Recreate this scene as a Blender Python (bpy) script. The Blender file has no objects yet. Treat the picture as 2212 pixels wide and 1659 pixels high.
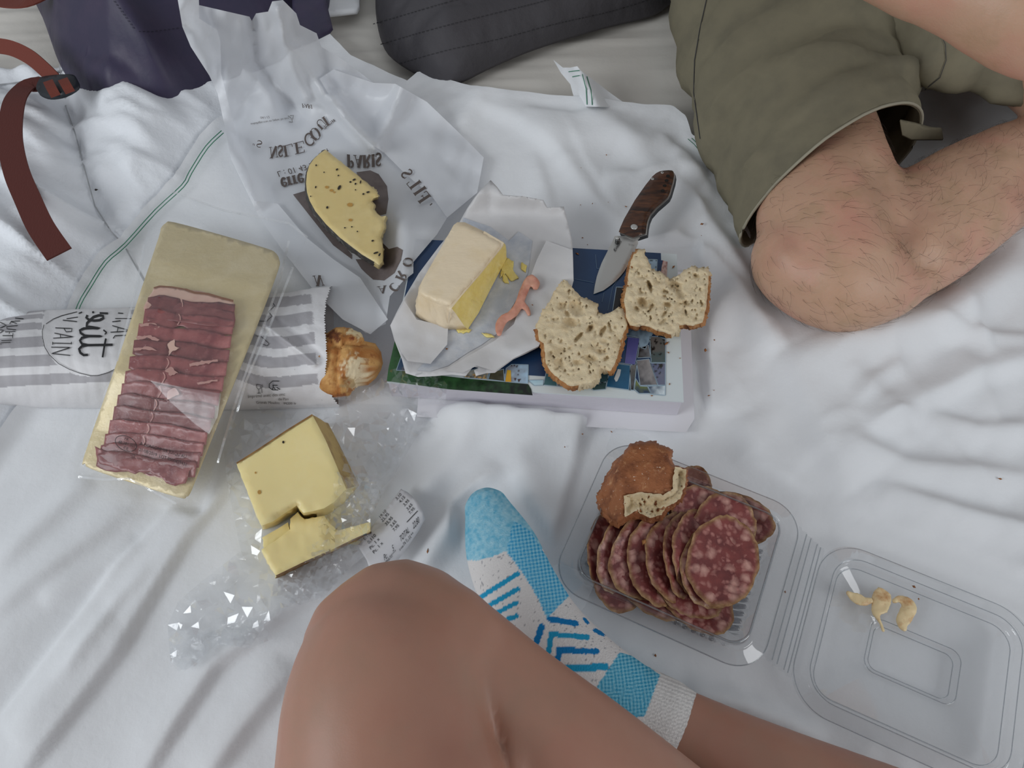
import bpy, math, random
import numpy as np
from mathutils import Vector, Matrix
from mathutils.geometry import delaunay_2d_cdt

# ------------------------------------------------------------------ camera, world, light, exposure
SC = bpy.context.scene
COL = SC.collection
W, H, F = 2212, 1659, 1671.0
TILT = math.radians(32)
CAM = np.array((0.0, -0.403, 0.645))
_ct, _st = math.cos(TILT), math.sin(TILT)
cam_d = bpy.data.cameras.new('camera')
cam = bpy.data.objects.new('camera', cam_d); COL.objects.link(cam)
cam.location = CAM; cam.rotation_euler = (TILT, 0, 0)
cam_d.sensor_width = 36; cam_d.lens = 36 * F / W
cam_d.clip_start = 0.01; cam_d.clip_end = 50
SC.camera = cam
SC.view_settings.view_transform = 'Standard'; SC.view_settings.look = 'None'
SC.view_settings.gamma = 1; SC.view_settings.use_curve_mapping = False
SC.view_settings.exposure = 0.0
SC.cycles.use_denoising = True
SC.cycles.transparent_max_bounces = 32
SC.cycles.max_bounces = 8
wd = bpy.data.worlds.new('room_light'); SC.world = wd; wd.use_nodes = True
wd.node_tree.nodes['Background'].inputs[0].default_value = (0.92, 0.96, 1.0, 1)
wd.node_tree.nodes['Background'].inputs[1].default_value = 0.36

def area(name, loc, target, sx, sy, power, color):
    l = bpy.data.lights.new(name, 'AREA'); l.shape = 'RECTANGLE'; l.size = sx; l.size_y = sy
    l.energy = power; l.color = color
    o = bpy.data.objects.new(name, l); COL.objects.link(o); o.location = loc
    o.rotation_euler = (Vector(target) - Vector(loc)).to_track_quat('-Z', 'Y').to_euler()
    return o
area('window_light', (-2.0, -1.1, 1.25), (0, 0, 0), 1.3, 1.2, 30, (0.93, 0.97, 1.0))
area('window_light', (1.6, -1.25, 1.0), (0.45, 0.1, 0), 1.0, 0.9, 13, (0.96, 0.98, 1.0))

# ------------------------------------------------------------------ helpers
def at(u, v, z=0.0):
    """world point where the sight line of photo position (u, v) meets height z"""
    u = np.asarray(u, float); v = np.asarray(v, float); z = np.asarray(z, float)
    dx = (u - W / 2) / F; dy = (H / 2 - v) / F
    rx = dx; ry = _st + dy * _ct; rz = -_ct + dy * _st
    t = (z - CAM[2]) / rz
    return np.stack(np.broadcast_arrays(CAM[0] + t * rx, CAM[1] + t * ry, z + 0 * t), -1)
def to_px(x, y, z=0.0):
    dx = np.asarray(x) - CAM[0]; dy = np.asarray(y) - CAM[1]; dz = np.asarray(z) - CAM[2]
    zc = dy * _st - dz * _ct; yc = dy * _ct + dz * _st
    return W / 2 + F * dx / zc, H / 2 - F * yc / zc
def sstep(a, b, x):
    t = np.clip((np.asarray(x, float) - a) / (b - a), 0, 1); return t * t * (3 - 2 * t)
def _hash(ix, iy, seed):
    h = (ix.astype(np.int64) * 374761393 + iy.astype(np.int64) * 668265263 + seed * 974634777) & 0x7fffffff
    h = ((h ^ (h >> 13)) * 1274126177) & 0x7fffffff
    return ((h ^ (h >> 16)) & 0xffff) / 65535.0
def vnoise(x, y, seed=0):
    x = np.asarray(x, float); y = np.asarray(y, float)
    ix = np.floor(x); iy = np.floor(y); fx = x - ix; fy = y - iy
    fx = fx * fx * fx * (fx * (fx * 6 - 15) + 10); fy = fy * fy * fy * (fy * (fy * 6 - 15) + 10)
    a = _hash(ix, iy, seed); b = _hash(ix + 1, iy, seed); c = _hash(ix, iy + 1, seed); d = _hash(ix + 1, iy + 1, seed)
    return (a + (b - a) * fx) * (1 - fy) + (c + (d - c) * fx) * fy
def fbm(x, y, seed=0, o=4):
    s = 0; a = 0.5; t = 0
    for i in range(o):
        s = s + a * vnoise(x * 2 ** i + 17.3 * i, y * 2 ** i - 9.1 * i, seed + i); t += a; a *= .5
    return s / t - .5
def crease(u, v, seed, lam, n=5):
    """crumpled paper: straight creases in several directions (units of u, v); about -.5 .. .5"""
    r = random.Random(seed); s = 0
    wu = u + lam * .5 * fbm(u / lam / 1.7, v / lam / 1.7, seed, 2); wv = v + lam * .5 * fbm(u / lam / 1.7, v / lam / 1.7, seed + 50, 2)
    for i in range(n):
        a = r.uniform(0, math.pi); l = lam * r.uniform(.7, 1.7); p = r.random()
        q = (wu * math.cos(a) + wv * math.sin(a)) / l + p
        s = s + (np.abs(q - np.floor(q) - .5) - .25) * r.uniform(.6, 1.4)
    return s / n * 2
def seg_dist(u, v, pts):
    """distance, side and running fraction of points to a polyline"""
    best = np.full(np.shape(u), 1e9); side = np.zeros(np.shape(u)); frac = np.zeros(np.shape(u))
    L = [0]
    for a, b in zip(pts[:-1], pts[1:]): L.append(L[-1] + math.hypot(b[0] - a[0], b[1] - a[1]))
    for i, (a, b) in enumerate(zip(pts[:-1], pts[1:])):
        dx, dy = b[0] - a[0], b[1] - a[1]; l2 = dx * dx + dy * dy
        t = np.clip(((u - a[0]) * dx + (v - a[1]) * dy) / l2, 0, 1)
        ex = u - a[0] - t * dx; ey = v - a[1] - t * dy; d = np.hypot(ex, ey)
        m = d < best
        best = np.where(m, d, best); side = np.where(m, np.sign(dx * ey - dy * ex), side)
        frac = np.where(m, (L[i] + t * math.sqrt(l2)) / L[-1], frac)
    return best, side, frac
def inside(u, v, poly):
    u = np.asarray(u, float); v = np.asarray(v, float); r = np.zeros(u.shape, bool); n = len(poly)
    for i in range(n):
        x1, y1 = poly[i]; x2, y2 = poly[(i + 1) % n]
        if y1 == y2: continue
        c = ((y1 > v) != (y2 > v)) & (u < (x2 - x1) * (v - y1) / (y2 - y1) + x1); r ^= c
    return r
def smooth_poly(pts, closed=True, k=4):
    n = len(pts); out = []
    P = [np.array(p, float) for p in pts]
    rng = range(n) if closed else range(n - 1)
    for i in rng:
        if closed: a, b, c, d = P[i - 1], P[i], P[(i + 1) % n], P[(i + 2) % n]
        else: a, b, c, d = P[max(i - 1, 0)], P[i], P[i + 1], P[min(i + 2, n - 1)]
        for j in range(k):
            t = j / k
            out.append(tuple(.5 * ((2 * b) + (c - a) * t + (2 * a - 5 * b + 4 * c - d) * t * t + (3 * b - a - 3 * c + d) * t ** 3)))
    if not closed: out.append(tuple(P[-1]))
    return out
def rough_poly(pts, amp, step, seed):
    """torn edge: densify and jitter"""
    r = random.Random(seed); out = []
    n = len(pts)
    for i in range(n):
        a, b = pts[i], pts[(i + 1) % n]; L = math.hypot(b[0] - a[0], b[1] - a[1]); m = max(1, int(L / step))
        for j in range(m):
            t = j / m; w = amp if j else amp * .4
            out.append((a[0] + (b[0] - a[0]) * t + r.gauss(0, w), a[1] + (b[1] - a[1]) * t + r.gauss(0, w)))
    return out

def S(r, g, b):
    f = lambda c: (c / 255 / 12.92) if c / 255 <= .04045 else ((c / 255 + .055) / 1.055) ** 2.4
    return (f(r), f(g), f(b))
def make_mesh(name, verts, faces, mat, smooth=True):
    me = bpy.data.meshes.new(name)
    verts = np.asarray(verts, float)
    if isinstance(faces, np.ndarray): faces = faces.tolist()
    me.from_pydata(verts.tolist(), [], faces)
    if smooth: me.polygons.foreach_set('use_smooth', [True] * len(me.polygons))
    if mat is not None: me.materials.append(mat)
    me.update(); return me
def part(name, verts, faces, mat, parent, smooth=True, label=None, kind=None, color=None):
    """one mesh object; verts in world space"""
    verts = np.asarray(verts, float).reshape(-1, 3)
    if parent is None: c = np.array(((verts[:, 0].min() + verts[:, 0].max()) / 2, (verts[:, 1].min() + verts[:, 1].max()) / 2, verts[:, 2].min()))
    else: c = np.array(WLOC[parent.name])
    o = bpy.data.objects.new(name, make_mesh(name, verts - c, faces, mat, smooth)); COL.objects.link(o)
    if parent is None: o.location = c; WLOC[o.name] = tuple(c)
    else: o.parent = parent; WLOC[o.name] = tuple(c)
    if label: o['label'] = label
    if kind: o['kind'] = kind
    if color is not None:
        a = o.data.color_attributes.new('Col', 'FLOAT_COLOR', 'POINT')
        cc = np.ones((len(verts), 4)); cc[:, :3] = color; a.data.foreach_set('color', cc.ravel())
    return o
WLOC = {}
def thing(name, label, cat, loc, group=None):
    o = bpy.data.objects.new(name, None); COL.objects.link(o); o.location = loc; o.empty_display_size = .02
    WLOC[o.name] = tuple(np.asarray(loc, float)); return tag(o, label, cat, group)
def tag(o, label, cat, group=None):
    o['label'] = label; o['category'] = cat
    if group: o['group'] = group
    return o
def structure(o): o['kind'] = 'structure'; return o

def cdt(poly, sp, seed=1, jit=.3, interior=True):
    """triangulate a polygon (2-D) with points about sp apart; returns pts(N,2), tris, boundary index loop, source-edge of each boundary step"""
    r = np.random.RandomState(seed)
    B = []; E = []
    n = len(poly)
    for i in range(n):
        a, b = poly[i], poly[(i + 1) % n]; L = math.hypot(b[0] - a[0], b[1] - a[1]); m = max(1, int(round(L / sp)))
        for j in range(m):
            t = j / m; B.append((a[0] + (b[0] - a[0]) * t, a[1] + (b[1] - a[1]) * t)); E.append(i)
    P = np.array(B)
    if interior:
        x0, y0 = P.min(0); x1, y1 = P.max(0)
        ys = np.arange(y0, y1, sp * .87); rows = []
        for k, y in enumerate(ys):
            xs = np.arange(x0 + (sp / 2 if k % 2 else 0), x1, sp); rows.append(np.stack([xs, np.full_like(xs, y)], 1))
        G = np.concatenate(rows); G = G + r.uniform(-jit, jit, G.shape) * sp
        G = G[inside(G[:, 0], G[:, 1], poly)]
        if len(G):
            d = seg_dist(G[:, 0], G[:, 1], list(map(tuple, P)) + [tuple(P[0])])[0] if len(P) < 400 else _near(G, P)
            G = G[d > sp * .45]; P = np.concatenate([P, G])
    nb = len(B)
    vs, es, fs, ov, oe, of = delaunay_2d_cdt([Vector(p) for p in P], [(i, (i + 1) % nb) for i in range(nb)], [list(range(nb))], 1, 1e-7)
    vs = np.array([tuple(v) for v in vs])
    mp = {}
    for k, o in enumerate(ov):
        for q in o: mp.setdefault(q, k)
    loop = [mp.get(i, 0) for i in range(nb)]
    T = []
    for f in fs:
        a, b, c = vs[f[0]], vs[f[1]], vs[f[2]]
        cr = (b[0] - a[0]) * (c[1] - a[1]) - (b[1] - a[1]) * (c[0] - a[0])
        T.append(tuple(f) if cr < 0 else tuple(reversed(f)))     # photo v runs down, so this faces up
    return vs, T, loop, E
def _near(G, P):
    d = np.full(len(G), 1e9)
    for i in range(0, len(P), 200): d = np.minimum(d, np.hypot(G[:, None, 0] - P[None, i:i + 200, 0], G[:, None, 1] - P[None, i:i + 200, 1]).min(1))
    return d
def zval(z, u, v): return z(u, v) if callable(z) else np.full(np.shape(u), float(z))
def flat(name, poly, z, mat, parent, sp=12, smooth=True, seed=1, jit=.3, label=None, kind=None, color=None, thick=0):
    """a sheet (paper, film, cloth, print) whose outline is given in photo positions, at height z(u, v)"""
    P, T, loop, E = cdt(poly, sp, seed, jit)
    V = at(P[:, 0], P[:, 1], zval(z, P[:, 0], P[:, 1]))
    c = color(P[:, 0], P[:, 1]) if color is not None else None
    if thick:
        n = len(V); V2 = V.copy(); V2[:, 2] -= thick
        T = T + [tuple(n + i for i in reversed(t)) for t in T]
        m = len(loop)
        s = poly_area([P[i] for i in loop])
        for k in range(m):
            a, b = loop[k], loop[(k + 1) % m]
            T.append((a, n + a, n + b, b) if s < 0 else (b, n + b, n + a, a))
        V = np.concatenate([V, V2]); c = None if c is None else np.concatenate([c, c])
    return part(name, V, T, mat, parent, smooth, label, kind, c)
def poly_area(p): return .5 * sum(p[i][0] * p[(i + 1) % len(p)][1] - p[(i + 1) % len(p)][0] * p[i][1] for i in range(len(p)))
def slab(top, bot, z1, z0, sp, parent, default, sides=(), dz=None, bulge=0, rings=4, seed=1, rnd=0.0, noise=0.0, topcol=None):
    """a solid with the given top and bottom outlines; sides = [(part name, material, set of outline edge numbers)]"""
    P, T, loop, E = cdt(top, sp, seed)
    zt = zval(z1, P[:, 0], P[:, 1])
    if dz is not None: zt = zt + dz(P[:, 0], P[:, 1])
    if rnd:
        d = _near(P, P[loop]); zt = zt - rnd * (1 - np.sqrt(np.clip(1 - (1 - np.clip(d / (rnd * 2300), 0, 1)) ** 2, 0, 1)))
    V = at(P[:, 0], P[:, 1], zt)
    B = []
    k = 0
    if callable(bot): bot = [bot(p) for p in top]
    n = len(top); cnt = [E.count(i) for i in range(n)] if n < 60 else None
    seen = {}
    from collections import Counter
    C = Counter(E)
    for e in E:
        j = seen.get(e, 0); seen[e] = j + 1; t = j / C[e]; a, b = bot[e], bot[(e + 1) % n]
        B.append((a[0] + (b[0] - a[0]) * t, a[1] + (b[1] - a[1]) * t))
    B = np.array(B); Bw = at(B[:, 0], B[:, 1], zval(z0, B[:, 0], B[:, 1]))
    top_ring = V[loop]; c = top_ring.mean(0)
    R = [top_ring]
    rs = np.random.RandomState(seed)
    for i in range(1, rings + 1):
        t = i / rings; q = top_ring * (1 - t) + Bw * t
        out = q - c; out[:, 2] = 0; out /= np.maximum(np.linalg.norm(out, axis=1, keepdims=True), 1e-6)
        q = q + out * bulge * math.sin(math.pi * t)
        if noise and i < rings: q = q + rs.normal(0, noise, q.shape)
        R.append(q)
    m = len(loop); s = poly_area([P[i] for i in loop])
    edge_part = {}
    for name, mat, es in sides:
        for e in es: edge_part[e] = name
    groups = {}
    for k in range(m):
        groups.setdefault(edge_part.get(E[k]), []).append(k)
    def quads(ks, base):
        q = []
        for k in ks:
            k2 = (k + 1) % m
            for i in range(rings):
                a, b, c2, d = base + i * m + k, base + (i + 1) * m + k, base + (i + 1) * m + k2, base + i * m + k2
                q.append((a, b, c2, d) if s < 0 else (d, c2, b, a))
        return q
    allR = np.concatenate(R); nV = len(V)
    objs = {}
    Fc = list(T) + quads(groups.get(None, []), nV)
    capl = [nV + rings * m + k for k in range(m)]
    Fc.append(tuple(reversed(capl)) if s < 0 else tuple(capl))
    col = None
    if topcol is not None:
        allP = np.concatenate([P, np.tile(P[loop], (rings + 1, 1))]); col = topcol(allP[:, 0], allP[:, 1])
    objs[default[0]] = part(default[0], np.concatenate([V, allR]), Fc, default[1], parent, color=col)
    for name, mat, es in sides:
        ks = groups.get(name, [])
        if ks: objs[name] = part(name, allR, quads(ks, 0), mat, parent)
    return objs

def tube_geo(chain, n=20, sub=5, caps=True, up=(0, 0, 1)):
    """tapering tube through points (x, y, z, r_side, r_up)"""
    C = np.array([tuple(c) if len(c) == 5 else tuple(c) + (c[3],) for c in chain], float)
    Q = np.array(smooth_poly([tuple(c) for c in C], False, sub)) if sub > 1 else C
    D = np.gradient(Q[:, :3], axis=0); D /= np.maximum(np.linalg.norm(D, axis=1, keepdims=True), 1e-9)
    up = np.array(up, float); V = []; Fc = []
    rows = []
    if caps:
        for a in (80, 55, 28): rows.append((0, -math.sin(math.radians(a)), math.cos(math.radians(a))))
    rows += [(i, 0, 1) for i in range(len(Q))]
    if caps:
        for a in (28, 55, 80): rows.append((len(Q) - 1, math.sin(math.radians(a)), math.cos(math.radians(a))))
    th = np.linspace(0, 2 * math.pi, n, endpoint=False)
    for i, off, sc in rows:
        d = D[i]; s = np.cross(d, up); s /= max(np.linalg.norm(s), 1e-9); uu = np.cross(s, d)
        c = Q[i, :3] + d * off * min(Q[i, 3], Q[i, 4])
        V.append(c + sc * (Q[i, 3] * np.cos(th)[:, None] * s + Q[i, 4] * np.sin(th)[:, None] * uu))
    k = len(rows)
    for i in range(k - 1):
        for j in range(n):
            j2 = (j + 1) % n; Fc.append((i * n + j, i * n + j2, (i + 1) * n + j2, (i + 1) * n + j))
    Fc.append(tuple(reversed(range(n)))); Fc.append(tuple((k - 1) * n + j for j in range(n)))
    return np.concatenate(V), Fc
def join_geo(gs):
    V = []; Fc = []; b = 0
    for v, f in gs:
        V.append(v); Fc += [tuple(i + b for i in q) for q in f]; b += len(v)
    return np.concatenate(V), Fc
def fused(gs, voxel, smooth_it=8, mods=()):
    """several overlapping solids fused to one continuous skin"""
    V, Fc = join_geo(gs)
    me = make_mesh('tmp', V, Fc, None); o = bpy.data.objects.new('tmp', me); COL.objects.link(o)
    m = o.modifiers.new('r', 'REMESH'); m.mode = 'VOXEL'; m.voxel_size = voxel
    if smooth_it: m = o.modifiers.new('s', 'SMOOTH'); m.factor = .5; m.iterations = smooth_it
    dg = bpy.context.evaluated_depsgraph_get(); ev = o.evaluated_get(dg); me2 = ev.to_mesh()
    V = np.zeros(len(me2.vertices) * 3); me2.vertices.foreach_get('co', V)
    Fc = [tuple(p.vertices) for p in me2.polygons]
    ev.to_mesh_clear(); bpy.data.objects.remove(o); bpy.data.meshes.remove(me)
    return V.reshape(-1, 3), Fc
def pxc(*rows):
    """tube chain from photo positions: (u, v, z, r[, r2])"""
    return [tuple(at(r[0], r[1], r[2])) + tuple(r[3:]) for r in rows]
def strokes_geo(lines, z, width, lift=.0004):
    """flat print strokes; lines of photo positions, width in photo units"""
    V = []; Fc = []; b = 0
    for ln in lines:
        w = width
        if isinstance(ln, tuple) and isinstance(ln[0], list): ln, w = ln
        P = np.array(ln, float)
        L = [P[0]]
        for a, c in zip(P[:-1], P[1:]):
            m = max(1, int(np.hypot(*(c - a)) / 4))
            for j in range(1, m + 1): L.append(a + (c - a) * j / m)
        P = np.array(L); D = np.gradient(P, axis=0); D /= np.maximum(np.linalg.norm(D, axis=1, keepdims=True), 1e-9)
        N = np.stack([-D[:, 1], D[:, 0]], 1) * w / 2
        A, B = P + N, P - N
        for Q in (A, B):
            V.append(at(Q[:, 0], Q[:, 1], zval(z, Q[:, 0], Q[:, 1]) + lift))
        m = len(P)
        Fc += [(b + i, b + i + 1, b + m + i + 1, b + m + i) for i in range(m - 1)]
        b += 2 * m
    return np.concatenate(V), Fc
def ribbon(path, width, thick, name, mat, parent, label=None, sub=6, twist=None):
    """strap: path of (u, v, z); width in metres, lying with its face up"""
    P = np.array(smooth_poly([tuple(p) for p in path], False, sub)); Wp = at(P[:, 0], P[:, 1], P[:, 2])
    D = np.gradient(Wp, axis=0); D /= np.linalg.norm(D, axis=1, keepdims=True)
    V = []; Fc = []
    for i in range(len(Wp)):
        s = np.cross(D[i], (0, 0, 1.0)); s /= np.linalg.norm(s)
        if twist: 
            a = twist(i / (len(Wp) - 1)); upv = np.cross(s, D[i]); s = s * math.cos(a) + upv * math.sin(a)
        uv = np.cross(s, D[i])
        for a, b in ((-1, 1), (1, 1), (1, -1), (-1, -1)): V.append(Wp[i] + s * a * width / 2 + uv * b * thick / 2)
    for i in range(len(Wp) - 1):
        for j in range(4):
            j2 = (j + 1) % 4; Fc.append((i * 4 + j, i * 4 + j2, i * 4 + 4 + j2, i * 4 + 4 + j))
    Fc.append((0, 3, 2, 1)); n = len(Wp) * 4 - 4; Fc.append((n, n + 1, n + 2, n + 3))
    return part(name, V, Fc, mat, parent, False, label)
# ------------------------------------------------------------------ materials
def nt(name):
    m = bpy.data.materials.new(name); m.use_nodes = True; t = m.node_tree; t.nodes.clear()
    o = t.nodes.new('ShaderNodeOutputMaterial'); return m, t, o
def N(t, kind, **kw):
    n = t.nodes.new(kind)
    for k, v in kw.items():
        if k in n.inputs: n.inputs[k].default_value = v
        else: setattr(n, k, v)
    return n
def c4(c): return (c[0], c[1], c[2], 1)
def noise_fac(t, coord, scale, lo, hi, detail=4, rough=.6, stretch=None):
    if stretch:
        mp = N(t, 'ShaderNodeMapping'); mp.inputs['Scale'].default_value = stretch; t.links.new(coord, mp.inputs[0]); coord = mp.outputs[0]
    n = N(t, 'ShaderNodeTexNoise'); n.inputs['Scale'].default_value = scale; n.inputs['Detail'].default_value = detail; n.inputs['Roughness'].default_value = rough
    t.links.new(coord, n.inputs['Vector'])
    r = N(t, 'ShaderNodeMapRange'); r.inputs[1].default_value = lo; r.inputs[2].default_value = hi; t.links.new(n.outputs[0], r.inputs[0])
    return r.outputs[0]
def mixc(t, fac, a, b):
    m = N(t, 'ShaderNodeMix', data_type='RGBA')
    for sock, val in ((m.inputs[0], fac), (m.inputs[6], a), (m.inputs[7], b)):
        if isinstance(val, (tuple, list)): sock.default_value = c4(val)
        elif isinstance(val, (int, float)): sock.default_value = val
        else: t.links.new(val, sock)
    return m.outputs[2]
def mat(name, c, rough=.7, spots=(), bumps=(), spec=.4, sss=0, sss_r=(.01, .005, .003), attr=False, sheen=0, metal=0, coat=0, transl=0):
    """principled surface; spots = [(colour, scale, lo, hi[, stretch])], bumps = [(scale, strength, distance[, stretch])]"""
    m, t, o = nt(name)
    p = N(t, 'ShaderNodeBsdfPrincipled'); p.inputs['Roughness'].default_value = rough; p.inputs['Specular IOR Level'].default_value = spec
    p.inputs['Metallic'].default_value = metal; p.inputs['Sheen Weight'].default_value = sheen; p.inputs['Coat Weight'].default_value = coat
    if sss: p.inputs['Subsurface Weight'].default_value = sss; p.inputs['Subsurface Radius'].default_value = sss_r; p.inputs['Subsurface Scale'].default_value = 1
    tc = N(t, 'ShaderNodeTexCoord').outputs['Object']
    col = c
    if attr:
        a = N(t, 'ShaderNodeVertexColor'); a.layer_name = 'Col'; col = a.outputs[0]
    for s in spots:
        f = noise_fac(t, tc, s[1], s[2], s[3], stretch=s[4] if len(s) > 4 else None); col = mixc(t, f, col, s[0])
    if isinstance(col, tuple): p.inputs['Base Color'].default_value = c4(col)
    else: t.links.new(col, p.inputs['Base Color'])
    prev = None
    for b in bumps:
        f = noise_fac(t, tc, b[0], 0, 1, stretch=b[3] if len(b) > 3 else None)
        bn = N(t, 'ShaderNodeBump'); bn.inputs['Strength'].default_value = b[1]; bn.inputs['Distance'].default_value = b[2]
        t.links.new(f, bn.inputs['Height'])
        if prev is not None: t.links.new(prev, bn.inputs['Normal'])
        prev = bn.outputs[0]
    if prev is not None: t.links.new(prev, p.inputs['Normal'])
    if transl:
        tr = N(t, 'ShaderNodeBsdfTranslucent'); mx = N(t, 'ShaderNodeMixShader'); mx.inputs[0].default_value = transl
        if isinstance(col, tuple): tr.inputs[0].default_value = c4(col)
        else: t.links.new(col, tr.inputs[0])
        t.links.new(p.outputs[0], mx.inputs[1]); t.links.new(tr.outputs[0], mx.inputs[2]); t.links.new(mx.outputs[0], o.inputs[0])
    else: t.links.new(p.outputs[0], o.inputs[0])
    return m
def film(name, tint=(.97, .975, .98), base=.05, edge=.5, rough=.06, haze=0.0, bump=None):
    """thin clear plastic: see-through, with mirror-like glints and a little milky haze"""
    m, t, o = nt(name)
    tr = N(t, 'ShaderNodeBsdfTransparent'); tr.inputs[0].default_value = c4(tint)
    gl = N(t, 'ShaderNodeBsdfGlossy'); gl.inputs[0].default_value = (1, 1, 1, 1); gl.inputs['Roughness'].default_value = rough
    lw = N(t, 'ShaderNodeLayerWeight'); lw.inputs[0].default_value = .5
    pw = N(t, 'ShaderNodeMath', operation='POWER'); pw.inputs[1].default_value = 3.0; t.links.new(lw.outputs['Facing'], pw.inputs[0])
    mr = N(t, 'ShaderNodeMapRange'); mr.inputs[3].default_value = base; mr.inputs[4].default_value = edge; t.links.new(pw.outputs[0], mr.inputs[0])
    cur = tr.outputs[0]
    if haze:
        df = N(t, 'ShaderNodeBsdfDiffuse'); df.inputs[0].default_value = (.9, .92, .94, 1)
        mx0 = N(t, 'ShaderNodeMixShader'); mx0.inputs[0].default_value = haze; t.links.new(cur, mx0.inputs[1]); t.links.new(df.outputs[0], mx0.inputs[2]); cur = mx0.outputs[0]
    if bump:
        tc = N(t, 'ShaderNodeTexCoord').outputs['Object']; f = noise_fac(t, tc, bump[0], 0, 1)
        bn = N(t, 'ShaderNodeBump'); bn.inputs['Strength'].default_value = bump[1]; bn.inputs['Distance'].default_value = bump[2]
        t.links.new(f, bn.inputs['Height']); t.links.new(bn.outputs[0], gl.inputs['Normal'])
    mx = N(t, 'ShaderNodeMixShader'); t.links.new(mr.outputs[0], mx.inputs[0]); t.links.new(cur, mx.inputs[1]); t.links.new(gl.outputs[0], mx.inputs[2])
    t.links.new(mx.outputs[0], o.inputs[0]); return m
def wax(name, c, clear=.25, transl=.35, rough=.35, attr=False):
    """greaseproof paper: part see-through, part white, faint gloss"""
    m, t, o = nt(name)
    p = N(t, 'ShaderNodeBsdfPrincipled'); p.inputs['Base Color'].default_value = c4(c); p.inputs['Roughness'].default_value = rough; p.inputs['Specular IOR Level'].default_value = .5
    tl = N(t, 'ShaderNodeBsdfTranslucent'); tl.inputs[0].default_value = c4(c)
    tr = N(t, 'ShaderNodeBsdfTransparent')
    a = N(t, 'ShaderNodeMixShader'); a.inputs[0].default_value = transl; t.links.new(p.outputs[0], a.inputs[1]); t.links.new(tl.outputs[0], a.inputs[2])
    b = N(t, 'ShaderNodeMixShader'); b.inputs[0].default_value = clear; t.links.new(a.outputs[0], b.inputs[1]); t.links.new(tr.outputs[0], b.inputs[2])
    tc = N(t, 'ShaderNodeTexCoord').outputs['Object']; f = noise_fac(t, tc, 400, 0, 1)
    bn = N(t, 'ShaderNodeBump'); bn.inputs['Strength'].default_value = .12; bn.inputs['Distance'].default_value = .0006; t.links.new(f, bn.inputs['Height']); t.links.new(bn.outputs[0], p.inputs['Normal'])
    t.links.new(b.outputs[0], o.inputs[0]); return m

M = {}
cloth_b = [(9000, .25, .0003), (60, .25, .003)]
M['sheet'] = mat('white_cotton', S(229, 231, 234), .85, bumps=cloth_b, spec=.15, sheen=.15)
M['duvet'] = mat('white_duvet_cotton', S(232, 235, 240), .85, bumps=[(9000, .25, .0003), (45, .5, .004), (140, .25, .002)], spec=.15, sheen=.15)
M['fitted'] = mat('cream_cotton', S(217, 213, 206), .85, bumps=[(9000, .2, .0003), (70, .2, .002)], spec=.15)
M['green_thread'] = mat('green_thread', S(70, 130, 105), .8)
M['seam_thread'] = mat('white_thread', S(170, 172, 175), .8)
M['navy'] = mat('navy_canvas', S(52, 48, 72), .5, spots=[(S(60, 52, 76), 30, .4, .7)], bumps=[(1200, .15, .0005), (40, .3, .002)], spec=.4)
M['navy_thread'] = mat('dark_thread', S(34, 32, 48), .7)
M['rust'] = mat('rust_webbing', S(88, 40, 34), .75, bumps=[(900, .5, .001, (1, .2, 1))])
M['rust2'] = mat('rust_webbing_light', S(112, 52, 40), .75, bumps=[(900, .5, .001)])
M['black'] = mat('black_plastic', S(34, 38, 44), .45)
M['grey'] = mat('charcoal_nylon', S(74, 72, 76), .6, bumps=[(35, .5, .004), (1500, .1, .0003)], spec=.3)
M['grey_thread'] = mat('charcoal_thread', S(48, 47, 50), .7)
M['khaki'] = mat('khaki_cotton', S(124, 118, 99), .85, spots=[(S(112, 107, 91), 25, .4, .7)], bumps=[(2500, .25, .0005), (50, .2, .002)], spec=.15)
M['khaki_hem'] = mat('khaki_hem', S(150, 145, 128), .85)
M['shirt'] = mat('grey_shirt', S(60, 62, 70), .85)
skin_r = (.008, .0035, .002)
M['skin_m'] = mat('skin_light', S(190, 153, 128), .44, spots=[(S(196, 142, 124), 14, .45, .75), (S(170, 140, 110), 26, .5, .8), (S(160, 118, 100), 9, .55, .8)], bumps=[(700, .2, .0008), (90, .3, .0015)], spec=.4, sss=.25, sss_r=skin_r)
M['skin_w'] = mat('skin_tan', S(172, 129, 110), .46, spots=[(S(166, 116, 99), 12, .45, .8), (S(160, 127, 108), 22, .5, .85)], bumps=[(900, .1, .0005), (120, .1, .0008)], spec=.4, sss=.25, sss_r=skin_r)
M['hair'] = mat('dark_hair', S(48, 34, 26), .5)
M['sock'] = mat('knitted_sock', (.8, .8, .8), .95, attr=True, bumps=[(700, .7, .0012), (2500, .3, .0006)], spec=.1)
M['wood'] = mat('dark_rosewood', S(78, 48, 32), .35, spots=[(S(38, 24, 20), 30, .42, .62, (1, 5, 1)), (S(108, 68, 42), 45, .55, .75, (1, 6, 1))], bumps=[(200, .15, .0004)], coat=.2)
M['steel'] = mat('brushed_steel', S(196, 196, 193), .38, metal=.65, bumps=[(300, .08, .0004)])
M['steel_d'] = mat('dark_steel', S(92, 92, 92), .4, metal=1)
M['hole'] = mat('dark_hole', S(18, 14, 12), .8)
M['ink'] = mat('black_ink', S(40, 40, 42), .7)
M['ink_brown'] = mat('brown_ink', S(92, 82, 78), .6)
M['ink_grey'] = mat('grey_ink', S(120, 116, 114), .7)
M['blob'] = mat('taupe_ink', S(116, 106, 104), .5, spots=[(S(98, 88, 86), 60, .4, .7)])
M['crumb'] = mat('bread_crumb', S(224, 206, 172), .9, spots=[(S(202, 178, 138), 55, .5, .75), (S(228, 212, 178), 150, .5, .8)], bumps=[(260, .35, .002), (1000, .6, .0015)], spec=.15, sss=.15, sss_r=(.004, .003, .002))
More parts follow.
